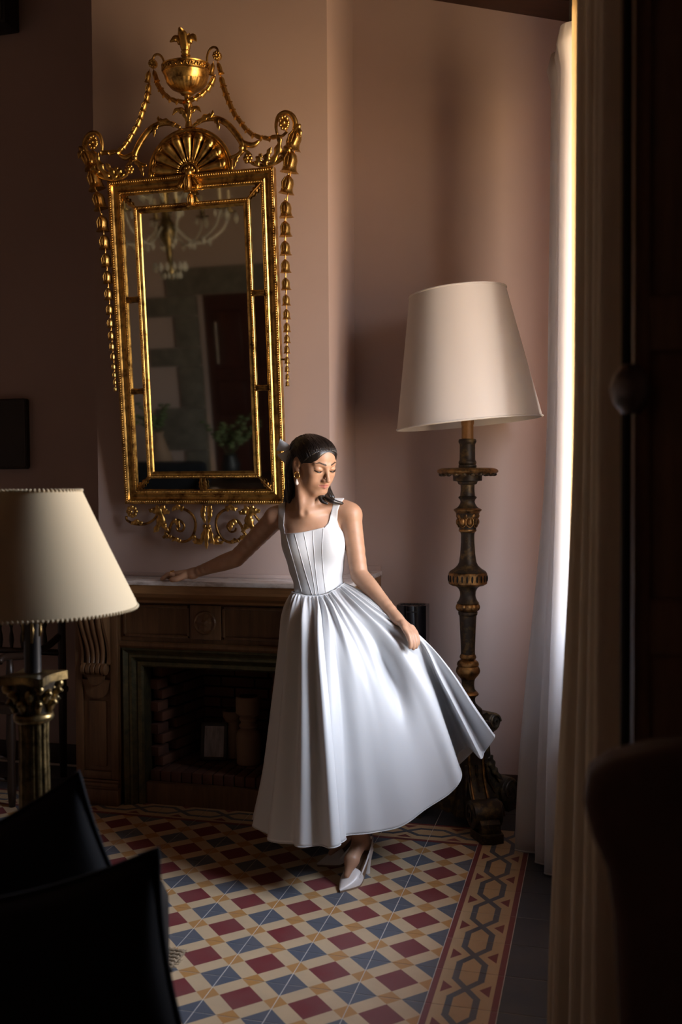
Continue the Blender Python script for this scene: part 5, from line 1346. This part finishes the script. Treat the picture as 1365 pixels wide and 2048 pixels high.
# left hand: fingers closed down over a pinch of skirt
PIN = Q(836, 1275, 3.60)
kk = Q(816, 1255, 3.580); lw = LW
hd = dirw(kk-lw); hs = dirw(np.cross(hd, UPW))            # hs lies across the knuckles
body.cone(lw, kk+hs*0.012, 0.0165, 0.0098, 0.012); body.cone(lw, kk-hs*0.013, 0.0165, 0.0098, 0.012)
for o_, ln in ((0.0225, 0.9), (0.0078, 1.0), (-0.0078, 0.95), (-0.0215, 0.8)):
    b0 = kk+hs*o_; p1 = b0+hd*0.030*ln-UPW*0.010; p2 = p1-UPW*0.024*ln+hd*0.010; p3 = p2-UPW*0.020*ln-hd*0.001
    body.chain([b0, p1, p2, p3], [0.0088, 0.0078, 0.0072, 0.0062], 0.004)
ti = lw+hd*0.024+TOW*0.014; tj = ti+hd*0.024-UPW*0.016+TOW*0.008; tk = tj+hd*0.018-UPW*0.024-TOW*0.002
body.chain([ti, tj, tk], [0.0115, 0.0092, 0.0070], 0.006)
# legs and feet under the skirt
HLP, HRP = Q(662, 1275, 3.79), Q(618, 1275, 3.83)
AL = np.array([-0.378, 0.205, 0.125])-WO; AR = np.array([-0.430, 0.345, 0.125])-WO
KL, KR = (HLP+AL)/2+TOW*0.03+UPW*0.02, (HRP+AR)/2+TOW*0.03+UPW*0.02
for hp, kn, an in ((HLP, KL, AL), (HRP, KR, AR)):
    body.chain([hp, kn], [0.075, 0.048], 0.03); body.chain([kn, kn*0.7+an*0.3-TOW*0.012, an+UPW*0.03], [0.047, 0.046, 0.0265], 0.02)
TL_, TR_ = np.array([-0.412, 0.052, 0.022])-WO, np.array([-0.548, 0.262, 0.022])-WO
def foot(s, an, toe, heel):
    s.cone(an+UPW*0.03, heel, 0.0265, 0.024, 0.02); s.cone(an, an*0.48+toe*0.52+UPW*0.008, 0.028, 0.023, 0.02)
    s.cone(an*0.48+toe*0.52+UPW*0.004, an*0.18+toe*0.82-UPW*0.008, 0.023, 0.010, 0.02)
HL_, HR_ = np.array([-0.362, 0.236, 0.105])-WO, np.array([-0.400, 0.372, 0.105])-WO
foot(body, AL, TL_+(HL_-TL_)*0.12, HL_); foot(body, AR, TR_+(HR_-TR_)*0.12, HR_)

M_SKIN = NT('tanned_skin'); _a = M_SKIN.n('ShaderNodeAttribute'); _a.attribute_name = 'lip'
_n = M_SKIN.noise(M_SKIN.coord(), 30, 4)
_bc = M_SKIN.ramp(_n, [(0.3, (0.42, 0.235, 0.145)), (0.7, (0.48, 0.275, 0.175))])
_a2 = M_SKIN.n('ShaderNodeAttribute'); _a2.attribute_name = 'brow'
_bc = M_SKIN.mix(_a.outputs['Fac'], _bc, (0.40, 0.130, 0.110)); _bc = M_SKIN.mix(_a2.outputs['Fac'], _bc, (0.020, 0.012, 0.009))
M_SKIN.set(Base_Color=_bc, Roughness=0.42, Subsurface_Weight=0.12, Subsurface_Scale=0.01, Specular_IOR_Level=0.4); M_SKIN.t.nodes['Principled BSDF'].inputs['Subsurface Radius'].default_value = (1, 0.4, 0.2)
M_SKIN = M_SKIN.m
lo = np.array([-1.05, -0.30, -0.0])-np.array([0, 0, 0.01]); 
allp = np.array([q[7]-q[8] for q in body.p]); allq = np.array([q[7]+q[8] for q in body.p])
V, F = surface(body.dist, allp.min(0)-0.01, allq.max(0)+0.01, 0.0023)
hv = (V-HC)@HB/HS
def seg2(l, u, a, b):
    a, b = np.array(a), np.array(b); ab = b-a; p = np.stack([l, u], 1); t = np.clip(((p-a)@ab)/(ab@ab), 0, 1); return np.linalg.norm(p-a-t[:, None]*ab, axis=1), t
front = hv[:, 1] > 0.05
lip = np.zeros(len(V)); brow = np.zeros(len(V))
al, u = np.abs(hv[:, 0]), hv[:, 2]
d1, t1_ = seg2(al, u, (0.0, -0.0600), (0.0225, -0.0645)); d2, t2_ = seg2(al, u, (0.0, -0.0690), (0.0200, -0.0655))
lip = np.clip((0.0058*(1-0.6*t1_)-d1)/0.0012, 0, 1); lip = np.maximum(lip, np.clip((0.0062*(1-0.7*t2_)-d2)/0.0012, 0, 1))*front
b1, s1 = seg2(al, u, (0.0130, 0.0195), (0.036, 0.0255)); b2, s2_ = seg2(al, u, (0.036, 0.0255), (0.054, 0.0190))
brow = np.maximum(np.clip((0.0040-0.0006*s1-b1)/0.0012, 0, 1), np.clip((0.0035-0.0024*s2_-b2)/0.0012, 0, 1))*front
lash, s3 = seg2(al, u, (0.0165, -0.0070), (0.031, -0.0105)); lash2, s4 = seg2(al, u, (0.031, -0.0105), (0.0475, -0.0065))
brow = np.maximum(brow, np.clip((0.0022-np.minimum(lash, lash2))/0.0010, 0, 1)*front)
mesh_obj('body', V, F, M_SKIN, woman, {'lip': lip*0.8, 'brow': brow*0.92})
# lashes along the lowered lids
M_HAIR = NT('dark_brown_hair'); _v = M_HAIR.noise(M_HAIR.scaled((260, 260, 9)), 1.0, 3)
M_HAIR.set(Base_Color=M_HAIR.ramp(_v, [(0.3, (0.004, 0.003, 0.0025)), (0.75, (0.014, 0.009, 0.007))]), Roughness=0.33, Specular_IOR_Level=0.6); M_HAIR.bump(_v, 0.35, 0.002); M_HAIR = M_HAIR.m
for q in (-1, 1):
    m = MB(); m.tube([tuple(H(q*a, f, u_)) for a, f, u_ in ((0.0165, 0.0735, -0.0070), (0.024, 0.0810, -0.0100), (0.031, 0.0835, -0.0112), (0.040, 0.0800, -0.0100), (0.0495, 0.0705, -0.0060))], [0.0008, 0.0017, 0.0021, 0.0021, 0.0009], 6)
    m.build('eyelashes', M_HAIR, woman, sharp=180)
# hair: a parted cap, drawn back over the ear, and the long lengths behind
hair = Solid()
HE(hair, (0, -0.024, 0.027), (0.0745, 0.093, 0.0735), 0.02)
HE(hair, (0, 0.012, 0.028), (0.0632, 0.0735, 0.0605), 0.02)
for q in (-1, 1): HE(hair, (q*0.028, 0.004, 0.044), (0.040, 0.062, 0.044), 0.02)
HE(hair, (0.004, 0.126, -0.032), (0.088, 0.088, 0.116), 0.008, True)
for q in (-1, 1):
    HE(hair, (q*0.085, 0.004, -0.040), (0.022, 0.038, 0.050), 0.010, True)
def hs_chain(pts, rad, k=0.02): hair.chain([H(*p) for p in pts], rad, k)
hs_chain([(0, -0.095, 0.02), (0, -0.100, -0.04)], [0.050, 0.045])
bk = [H(0, -0.085, 0.0), H(-0.015, -0.075, -0.06)]
for off, r in ((-0.055, 0.020), (-0.03, 0.026), (0.0, 0.028), (0.03, 0.024)):
    a_ = H(off*0.9, -0.075, -0.01); b_ = Q(600+off*380, 985, 3.845); c_ = Q(600+off*450, 1040, 3.875); e_ = Q(602+off*450, 1095, 3.90)
    hair.chain([a_, b_, c_, e_], [r*1.2, r, r*0.9, r*0.4], 0.02)
hair.chain([H(-0.060, -0.050, 0.02), H(-0.068, -0.062, -0.05), Q(580, 985, 3.80), Q(578, 1004, 3.79)], [0.022, 0.018, 0.012, 0.006], 0.015)
# a loose lock forward over her left shoulder
hair.chain([H(0.052, -0.060, -0.03), Q(652, 984, 3.80), Q(655, 996, 3.765), Q(668, 1003, 3.755), Q(686, 1007, 3.775)], [0.022, 0.015, 0.009, 0.007, 0.004], 0.012)
hair.chain([Q(650, 985, 3.79), Q(641, 994, 3.752), Q(645, 1003, 3.742), Q(656, 1008, 3.742)], [0.012, 0.006, 0.004, 0.002], 0.008)
hair.chain([H(0.058, -0.045, -0.03), Q(660, 985, 3.79), Q(667, 996, 3.78)], [0.014, 0.009, 0.004], 0.012)
ap = np.array([q[7]-q[8] for q in hair.p if not q[6]]); aq = np.array([q[7]+q[8] for q in hair.p if not q[6]])
V, F = surface(hair.dist, ap.min(0)-0.01, aq.max(0)+0.01, 0.0023)
mesh_obj('hair', V, F, M_HAIR, woman, smooth_it=1)
M_SATIN = NT('white_satin'); M_SATIN.set(Base_Color=(0.62, 0.63, 0.645), Roughness=0.42, Specular_IOR_Level=0.5, Sheen_Weight=0.2)
M_SATIN.bump(M_SATIN.noise(M_SATIN.scaled((40, 40, 10)), 1.0, 4), 0.06, 0.004); M_SATIN = M_SATIN.m
# combed strands over the cap, from the hairline back to the bow
rs = random.Random(9); paths = []
for k in range(330):
    ph = math.radians(rs.uniform(-128, 128)); tt = rs.uniform(0.0, 0.5)**1.5
    st_ = np.array([0.070*math.sin(ph), 0.052*math.cos(ph)+0.018, 0.006+0.066*math.cos(ph) if abs(ph) < 1.75 else 0.0-0.02*(abs(ph)-1.75)])
    en = np.array([rs.gauss(0, 0.018)+0.012*math.sin(ph), -0.113, 0.012+rs.gauss(0, 0.02)])
    if abs(st_[0]-0.006) < 0.004: st_[0] += 0.008*(1 if st_[0] > 0.006 else -1)
    mid_ = (st_+en)/2+np.array([0.030*math.sin(ph), 0.0, 0.045+0.035*math.cos(ph)])
    C = np.array(crom([st_, mid_, en], 8)); paths.append(C[int(tt*6):])
flat_ = np.concatenate(paths); Pw = HC+(HB@flat_.T).T*HS
for it in range(6):
    d_ = hair.dist(Pw); e_ = 0.0015; gr = np.stack([hair.dist(Pw+np.eye(3)[a]*e_)-d_ for a in range(3)], 1); gr /= np.linalg.norm(gr, axis=1, keepdims=True)+1e-9
    Pw = Pw-gr*np.clip(d_-0.0002, -0.02, 0.02)[:, None]*0.8
m = MB(); i0 = 0
for C in paths:
    q = Pw[i0:i0+len(C)]; i0 += len(C)
    if len(q) < 5: continue
    q = crom([tuple(p) for p in q[::2]], 3); n = len(q)
    m.tube([tuple(p) for p in q], [0.0004+0.0013*math.sin(math.pi*min(1, 0.08+i/n))**0.6 for i in range(n)], 5)
m.build('hair_strands', M_HAIR, woman, sharp=180, kind='stuff')
# bow behind the head
m = MB()
bc = H(-0.045, -0.108, 0.020)+SID*0.010-UPW*0.004+TOW*0.012
for (dx, dz, ln) in ((-1, 0.35, 0.062), (-0.9, -0.75, 0.060)):
    o_ = dirw(-SID*1.0*abs(dx)+UPW*dz-TOW*0.15); s_ = dirw(np.cross(o_, TOW)); R = []
    for i in range(8):
        t = i/7; wv = 0.008+0.017*t; p = bc+o_*ln*t
        R.append([tuple(p+s_*wv*q+TOW*(0.012*math.sin(3.1*t)*(1-q*q)+0.004*q)) for q in np.linspace(-1, 1, 7)])
    B_ = [[tuple(np.array(p)-TOW*0.0025) for p in r] for r in R]
    m.grid([list(a)+list(b)[::-1] for a, b in zip(R, B_)], close_v=True)
m.ball(tuple(bc), (0.012, 0.012, 0.014), 10, 8)
m.build('hair_bow', M_SATIN, woman, sharp=180, label='white satin hair bow')
# earrings
M_EARG = plain('polished_gold', (0.85, 0.55, 0.20), 0.18, 1.0, var=0.02)
M_PEARL = plain('pearl', (0.75, 0.70, 0.68), 0.18, var=0.02, Coat_Weight=0.6)
for q in (-1, 1):
    p = H(q*0.077, 0.0, -0.036)
    t = empty('earring', tuple(p)); t.parent = woman
    hp_ = TOW if q < 0 else dirw(TOW+SID)
    sdv = np.cross(hp_, UPW)
    MB().tube([tuple(sdv*0.0095*math.sin(a)*(1+0.12*math.cos(3*a))+UPW*(-0.011+0.0125*math.cos(a))+hp_*0.003) for a in np.linspace(0, 2*math.pi, 22, endpoint=False)], [0.0026+0.0012*math.sin(2*a) for a in np.linspace(0, 6.28, 22, endpoint=False)], 8, closed=True).build('gold_loop', M_EARG, t, sharp=180, label='knotted gold loop')
    MB().ball((0, 0, 0), 0.004, 8, 6).build('ear_stud', M_EARG, t, sharp=180)
    MB().lathe([(-0.050, 0.001), (-0.048, 0.0055), (-0.043, 0.0075), (-0.037, 0.0065), (-0.029, 0.003), (-0.024, 0.001)], 14).build('pearl_drop', M_PEARL, t, sharp=180, label='white pearl drop')
# rings on the right hand
for o_, tt in ((0.010, 0.35), (0.028, 0.25)):
    c_ = k0+sd*o_+fd*0.07*tt+UPW*0.003-WO
    m = MB(); m.tube([tuple(c_+sd*0.0105*math.cos(a)+UPW*0.0105*math.sin(a)) for a in np.linspace(0, 6.283, 18, endpoint=False)], 0.0018, 6, closed=True)
    m.ball(tuple(c_+UPW*0.013), (0.006, 0.006, 0.0035), 8, 6); m.build('finger_ring', M_EARG, woman, sharp=180)

# ------------------------------------------------------------------ bodice: the torso's own form, offset and cut to the neckline
poly = np.array([(571, 1067.5), (600, 1066), (625, 1061), (648, 1055.5), (657, 1046), (661, 1030), (665, 1012), (669, 996), (690, 996), (681, 1008), (676, 1022), (675, 1040), (678, 1052), (686, 1064), (692, 1072), (720, 1100), (720, 1166),
                 (690, 1166), (675, 1176), (655, 1186), (636, 1191.5), (615, 1191), (596, 1187), (584, 1183), (540, 1170), (540, 1090), (558, 1080), (557, 1060), (557, 1040), (557, 1000), (572, 1000), (570, 1030), (568, 1050)], float)
def polysd(x, y):
    d = np.full(len(x), 1e9); ins = np.zeros(len(x), bool); n = len(poly)
    for i in range(n):
        a = poly[i]; b = poly[(i+1) % n]; e = b-a; wx, wy = x-a[0], y-a[1]; t = np.clip((wx*e[0]+wy*e[1])/(e@e), 0, 1)
        d = np.minimum(d, np.hypot(wx-e[0]*t, wy-e[1]*t))
        c = (a[1] > y) != (b[1] > y); xi = a[0]+(y-a[1])/(b[1]-a[1]+1e-12)*e[0]; ins ^= c & (x < xi)
    return np.where(ins, -d, d)
def bod(P, lo, hi):
    D = torso.dist(P, lo, hi)-0.005
    x, y, z = topix(P+WO); return np.maximum(D, polysd(x, y)*z/FOC)
V, F = surface(bod, Q(600, 1100, 3.8)-np.array([0.3, 0.3, 0.25]), Q(600, 1100, 3.8)+np.array([0.3, 0.3, 0.3]), 0.0023)
bodice = mesh_obj('bodice', V, F, M_SATIN, woman, smooth_it=2)
def onbod(x, y, off=0.0005):
    d = 3.60
    for _ in range(60):
        p = Q(x, y, d)[None, :]; v = torso.dist(p)[0]-0.005-off
        if v < 0.0002: break
        d += max(v*0.8, 0.0003)
        if d > 3.95: return None
    return Q(x, y, d)
M_SEAM = plain('satin_seam', (0.66, 0.66, 0.67), 0.5, var=0.0)
for sm_ in ([(572, 1068), (580, 1098), (590, 1133), (604, 1184)], [(590, 1068), (599, 1102), (612, 1148), (625, 1190)], [(608, 1065), (614, 1096), (624, 1143), (632, 1191)], [(626, 1061), (628, 1096), (632, 1143), (638, 1190)], [(647, 1057), (645, 1096), (647, 1143), (652, 1186)]):
    pts = [onbod(*p) for p in crom(sm_, 8)]; pts = [tuple(p) for p in pts if p is not None]
    if len(pts) > 3: MB().tube(pts, 0.0011, 5).build('boning_seam', M_SEAM, bodice, sharp=180)
pts = [onbod(*p, 0.0) for p in crom([(571, 1067.5), (600, 1066), (625, 1061), (648, 1055.5)], 6)]
MB().tube([tuple(p) for p in pts if p is not None], 0.0016, 6).build('neckline_edge', M_SATIN, bodice, sharp=180)

# ------------------------------------------------------------------ skirt
rails = [  # photo pixels and distances from waist to hem, going round from the left
    [(584, 1184, 3.79), (572, 1225, 3.77), (563, 1300, 3.75), (550, 1410, 3.74), (534, 1540, 3.73), (513, 1645, 3.72)],
    [(588, 1186, 3.755), (577, 1225, 3.70), (571, 1300, 3.66), (560, 1410, 3.63), (545, 1540, 3.61), (526, 1668, 3.60)],
    [(597, 1188, 3.735), (590, 1225, 3.65), (586, 1300, 3.59), (580, 1410, 3.54), (572, 1540, 3.51), (562, 1686, 3.49)],
    [(610, 1191, 3.725), (608, 1225, 3.61), (607, 1300, 3.54), (606, 1410, 3.48), (604, 1540, 3.44), (600, 1691, 3.42)],
    [(623, 1192, 3.72), (626, 1225, 3.595), (629, 1300, 3.51), (634, 1410, 3.45), (640, 1540, 3.41), (645, 1694, 3.39)],
    [(636, 1192, 3.72), (644, 1225, 3.59), (652, 1300, 3.50), (664, 1410, 3.44), (676, 1540, 3.40), (688, 1688, 3.385)],
    [(641, 1191, 3.722), (655, 1225, 3.60), (668, 1300, 3.53), (680, 1410, 3.50), (688, 1540, 3.48), (691, 1672, 3.47)],
    [(648, 1190, 3.724), (666, 1225, 3.60), (690, 1300, 3.53), (712, 1410, 3.50), (730, 1540, 3.485), (745, 1666, 3.475)],
    [(656, 1187, 3.728), (680, 1225, 3.60), (716, 1300, 3.54), (752, 1410, 3.52), (778, 1540, 3.50), (800, 1653, 3.495)],
    [(664, 1183, 3.732), (694, 1225, 3.61), (742, 1300, 3.56), (790, 1400, 3.54), (828, 1520, 3.52), (852, 1619, 3.515)],
    [(672, 1179, 3.738), (707, 1222, 3.62), (768, 1292, 3.575), (824, 1380, 3.555), (868, 1490, 3.54), (900, 1587, 3.535)],
    [(679, 1174, 3.745), (722, 1217, 3.635), (796, 1284, 3.595), (853, 1365, 3.58), (893, 1465, 3.565), (922, 1553, 3.56)],
    [(684, 1170, 3.755), (736, 1211, 3.65), (822, 1279, 3.60), (866, 1360, 3.64), (896, 1450, 3.68), (917, 1510, 3.70)],
    [(687, 1168, 3.765), (744, 1208, 3.66), (834, 1277, 3.598), (876, 1360, 3.65), (911, 1440, 3.69), (938, 1496, 3.715)],
    [(689, 1167, 3.775), (748, 1206, 3.67), (838, 1276, 3.596), (880, 1355, 3.585), (924, 1440, 3.568), (962, 1517, 3.56)],
    [(690, 1166.5, 3.785), (750, 1205, 3.675), (840, 1275, 3.600), (888, 1350, 3.63), (932, 1432, 3.655), (970, 1503, 3.665)],
    [(690, 1166, 3.80), (751, 1204, 3.685), (843, 1274, 3.605), (900, 1340, 3.60), (948, 1415, 3.595), (990, 1474, 3.60)],
    [(689, 1166, 3.82), (752, 1207, 3.72), (844, 1280, 3.63), (896, 1342, 3.66), (942, 1415, 3.68), (975, 1475, 3.70)],
    [(684, 1168, 3.85), (740, 1215, 3.80), (815, 1300, 3.76), (860, 1380, 3.79), (890, 1470, 3.82), (905, 1540, 3.84)],
    [(672, 1171, 3.875), (700, 1220, 3.885), (745, 1320, 3.90), (775, 1420, 3.92), (795, 1530, 3.94), (800, 1610, 3.95)],
    [(650, 1175, 3.89), (660, 1225, 3.925), (675, 1320, 3.955), (680, 1420, 3.98), (684, 1540, 4.0), (686, 1640, 4.0)],
    [(625, 1178, 3.885), (622, 1228, 3.925), (612, 1320, 3.955), (600, 1420, 3.97), (588, 1540, 3.98), (578, 1640, 3.98)],
    [(600, 1181, 3.86), (590, 1226, 3.88), (580, 1310, 3.89), (566, 1415, 3.89), (550, 1540, 3.885), (534, 1638, 3.88)],
    [(588, 1183, 3.825), (576, 1226, 3.825), (566, 1305, 3.82), (553, 1412, 3.81), (537, 1540, 3.80), (517, 1640, 3.79)],
]
NR = len(rails); NV = 72; NU = NR*18
ctl = np.array([[Q(*p) for p in crom(r, 8)] for r in rails])            # rails x samples x 3
ns = ctl.shape[1]
def cyc(Pc, f):
    i = int(math.floor(f)); t = f-i; p0, p1, p2, p3 = (Pc[(i+k) % NR] for k in (-1, 0, 1, 2))
    return 0.5*((2*p1)+(p2-p0)*t+(2*p0-5*p1+4*p2-p3)*t*t+(3*p1-p0-3*p2+p3)*t**3)
G = np.zeros((NU, NV, 3))
for a in range(NU):
    col = cyc(ctl, a*NR/NU)
    for b in range(NV):
        f = b/(NV-1)*(ns-1); i = min(ns-2, int(f)); G[a, b] = col[i]*(1-(f-i))+col[i+1]*(f-i)
du = np.roll(G, -1, 0)-np.roll(G, 1, 0); dv = np.gradient(G, axis=1)
Nn = np.cross(du, dv); Nn /= np.linalg.norm(Nn, axis=2, keepdims=True)+1e-12
cen = G.mean(0, keepdims=True)
if ((G-cen)*Nn).sum() < 0: Nn = -Nn
rn = random.Random(5)
uu = np.arange(NU)/NU; vv = np.arange(NV)/(NV-1)
def pleat(n, jit, sharpness=1.0):
    ph = np.zeros(NU); 
    w1, w2, p1_, p2_ = rn.uniform(1, 2), rn.uniform(3, 4), rn.uniform(0, 6), rn.uniform(0, 6)
    ph = n*uu*2*math.pi+jit*np.sin(2*math.pi*round(w1)*uu+p1_)+0.6*jit*np.sin(2*math.pi*round(w2)*uu+p2_)
    return np.sin(ph)
fine, mid, big_ = pleat(46, 3.0), pleat(25, 2.2), pleat(17, 1.2)
irr = 0.75+0.45*pleat(7, 1.0); fine = fine*irr; mid = mid*(0.8+0.5*pleat(5, 1.3))
fi = uu*NR
left = np.clip((6.2-fi)/1.2, 0, 1)*np.clip((fi+3)/1, 0, 1)+np.clip((fi-20)/2, 0, 1); left = np.clip(left, 0, 1)     # where the skirt hangs free
right = np.clip((fi-6.5)/1.0, 0, 1)*np.clip((12.5-fi)/1.0, 0, 1)                                                     # where the hand pulls it out flat
A = np.zeros((NU, NV))
ramp_ = np.clip(vv/0.06, 0, 1)
A += 0.0055*fine[:, None]*(ramp_*np.exp(-vv*5.5))[None, :]
A += 0.0085*mid[:, None]*(ramp_*np.exp(-((vv-0.16)/0.17)**2))[None, :]*(0.65+0.35*left[:, None])
A += 0.0185*big_[:, None]*(np.clip(vv/0.25, 0, 1)*(0.75+0.35*vv))[None, :]*left[:, None]
A += 0.0085*big_[:, None]*(np.exp(-((vv-0.28)/0.20)**2))[None, :]*right[:, None]
A += 0.0045*pleat(12, 1.0)[:, None]*np.clip((vv-0.5)/0.4, 0, 1)[None, :]*right[:, None]
# the drag fold that hangs from the hand
A -= 0.055*np.exp(-((fi[:, None]-(9.5+1.6*(0.5-vv[None, :])))/0.42)**2-((vv[None, :]-0.50)/0.12)**2)
A += 0.016*np.exp(-((fi[:, None]-10.6)/0.5)**2-((vv[None, :]-0.45)/0.2)**2)
G2 = G+Nn*A[:, :, None]
m = MB(); m.grid([[tuple(p) for p in r] for r in G2], close_u=True)
sk = m.build('skirt', M_SATIN, woman, sharp=180, recalc=True)
so = sk.modifiers.new('thickness', 'SOLIDIFY'); so.thickness = 0.0016; so.offset = -1
MB().tube([tuple(p) for p in G2[:, -1]], 0.0016, 6, closed=True).build('hem', M_SATIN, sk, sharp=180)
MB().tube([tuple(p) for p in G2[:, 0]], 0.0022, 6, closed=True).build('waist_seam', M_SATIN, sk, sharp=180)

# ------------------------------------------------------------------ slingback shoes
M_SHOE = plain('white_leather', (0.74, 0.70, 0.68), 0.32, var=0.03)
M_SOLE = plain('tan_sole', (0.25, 0.16, 0.10), 0.5)
def shoe(toe, heel, ang):
    """toe and heel as floor points; a pointed pump with a slim heel and a sling strap"""
    t = empty('shoe', tuple(np.array([heel[0], heel[1], 0])-WO)); t.parent = woman
    ax_ = dirw([toe[0]-heel[0], toe[1]-heel[1], 0]); sx = np.array([-ax_[1], ax_[0], 0]); Ln = math.hypot(toe[0]-heel[0], toe[1]-heel[1])
    HH_ = 0.088
    def cl(s):                      # height of the foot bed along the shoe, s from heel 0 to toe 1
        q = min(1, max(0, s/0.62)); return HH_*(1-q*q*(3-2*q))+0.005
    def wd(s): return 0.021+0.017*math.sin(math.pi*min(1, max(0, (s-0.05)/0.95))**1.15)**0.8 if s < 0.62 else 0.036*(1-((s-0.62)/0.38)**1.35)+0.0025
    rows = []; S_ = np.linspace(-0.04, 1.0, 34)
    for s in S_:
        vamp = sm((s-0.42)/0.10); topz = 0.006+0.040*vamp*(1-max(0, (s-0.60)/0.40)**0.85)
        w_ = wd(s); c = ax_*Ln*s+UPW*cl(s); row = []
        for k in range(15):
            a = math.pi*k/14; x = math.cos(a)*w_; z = math.sin(a)**0.6*topz
            row.append(tuple(c+sx*x+UPW*z))
        for k in range(1, 6): x = -w_+2*w_*k/6; row.append(tuple(c+sx*x-UPW*0.0035))
        rows.append(row)
    up = [r for r, s in zip(rows, S_) if s > 0.44]
    MB().grid(up, close_v=True).build('shoe_upper', M_SHOE, t, sharp=60)
    m = MB(); R = []
    for s in S_:
        c = ax_*Ln*s+UPW*(cl(s)); w_ = wd(s)*1.01; R.append([tuple(c+sx*w_+UPW*0.002), tuple(c-sx*w_+UPW*0.002), tuple(c-sx*w_-UPW*0.0045), tuple(c+sx*w_-UPW*0.0045)])
    m.grid(R, close_v=True); m.build('sole', M_SOLE, t, sharp=40)
    b = -ax_*Ln*0.05
    MB().tube([tuple(b+UPW*z-ax_*(0.010*(z/HH_)**1.0-0.012)) for z in (HH_+0.002, HH_*0.8, HH_*0.5, HH_*0.2, 0.0)], [0.021, 0.017, 0.0125, 0.0105, 0.0115], 12).build('heel', M_SHOE, t, sharp=60)
    ct_ = [ax_*Ln*0.20+sx*0.027+UPW*(cl(0.2)+0.004), ax_*Ln*0.06+sx*0.026+UPW*(cl(0)+0.010), -ax_*0.020+UPW*(cl(0)+0.018)]
    ct2 = [p-sx*2*(p@sx) for p in ct_[:2]][::-1]
    MB().tube([tuple(p) for p in crom(ct_+ct2, 5)], [0.010]*21, 8, flat=0.35, nrm=tuple(sx)).build('heel_counter', M_SHOE, t, sharp=180)
    e = [ax_*Ln*0.60+sx*0.034+UPW*(cl(0.6)+0.020), ax_*Ln*0.30+sx*0.036+UPW*(cl(0.3)+0.030), ax_*Ln*0.02+sx*0.026+UPW*(cl(0)+0.036), -ax_*0.027+UPW*(cl(0)+0.040)]
    f = [p-sx*2*(p@sx) for p in e[:3]][::-1]
    MB().tube([tuple(p) for p in crom(e+f, 5)], 0.0055, 8, flat=0.3, nrm=tuple(sx)).build('sling_strap', M_SHOE, t, sharp=180)
shoe((-0.413, 0.042), (-0.360, 0.238), 0)
shoe((-0.556, 0.252), (-0.398, 0.372), 0)
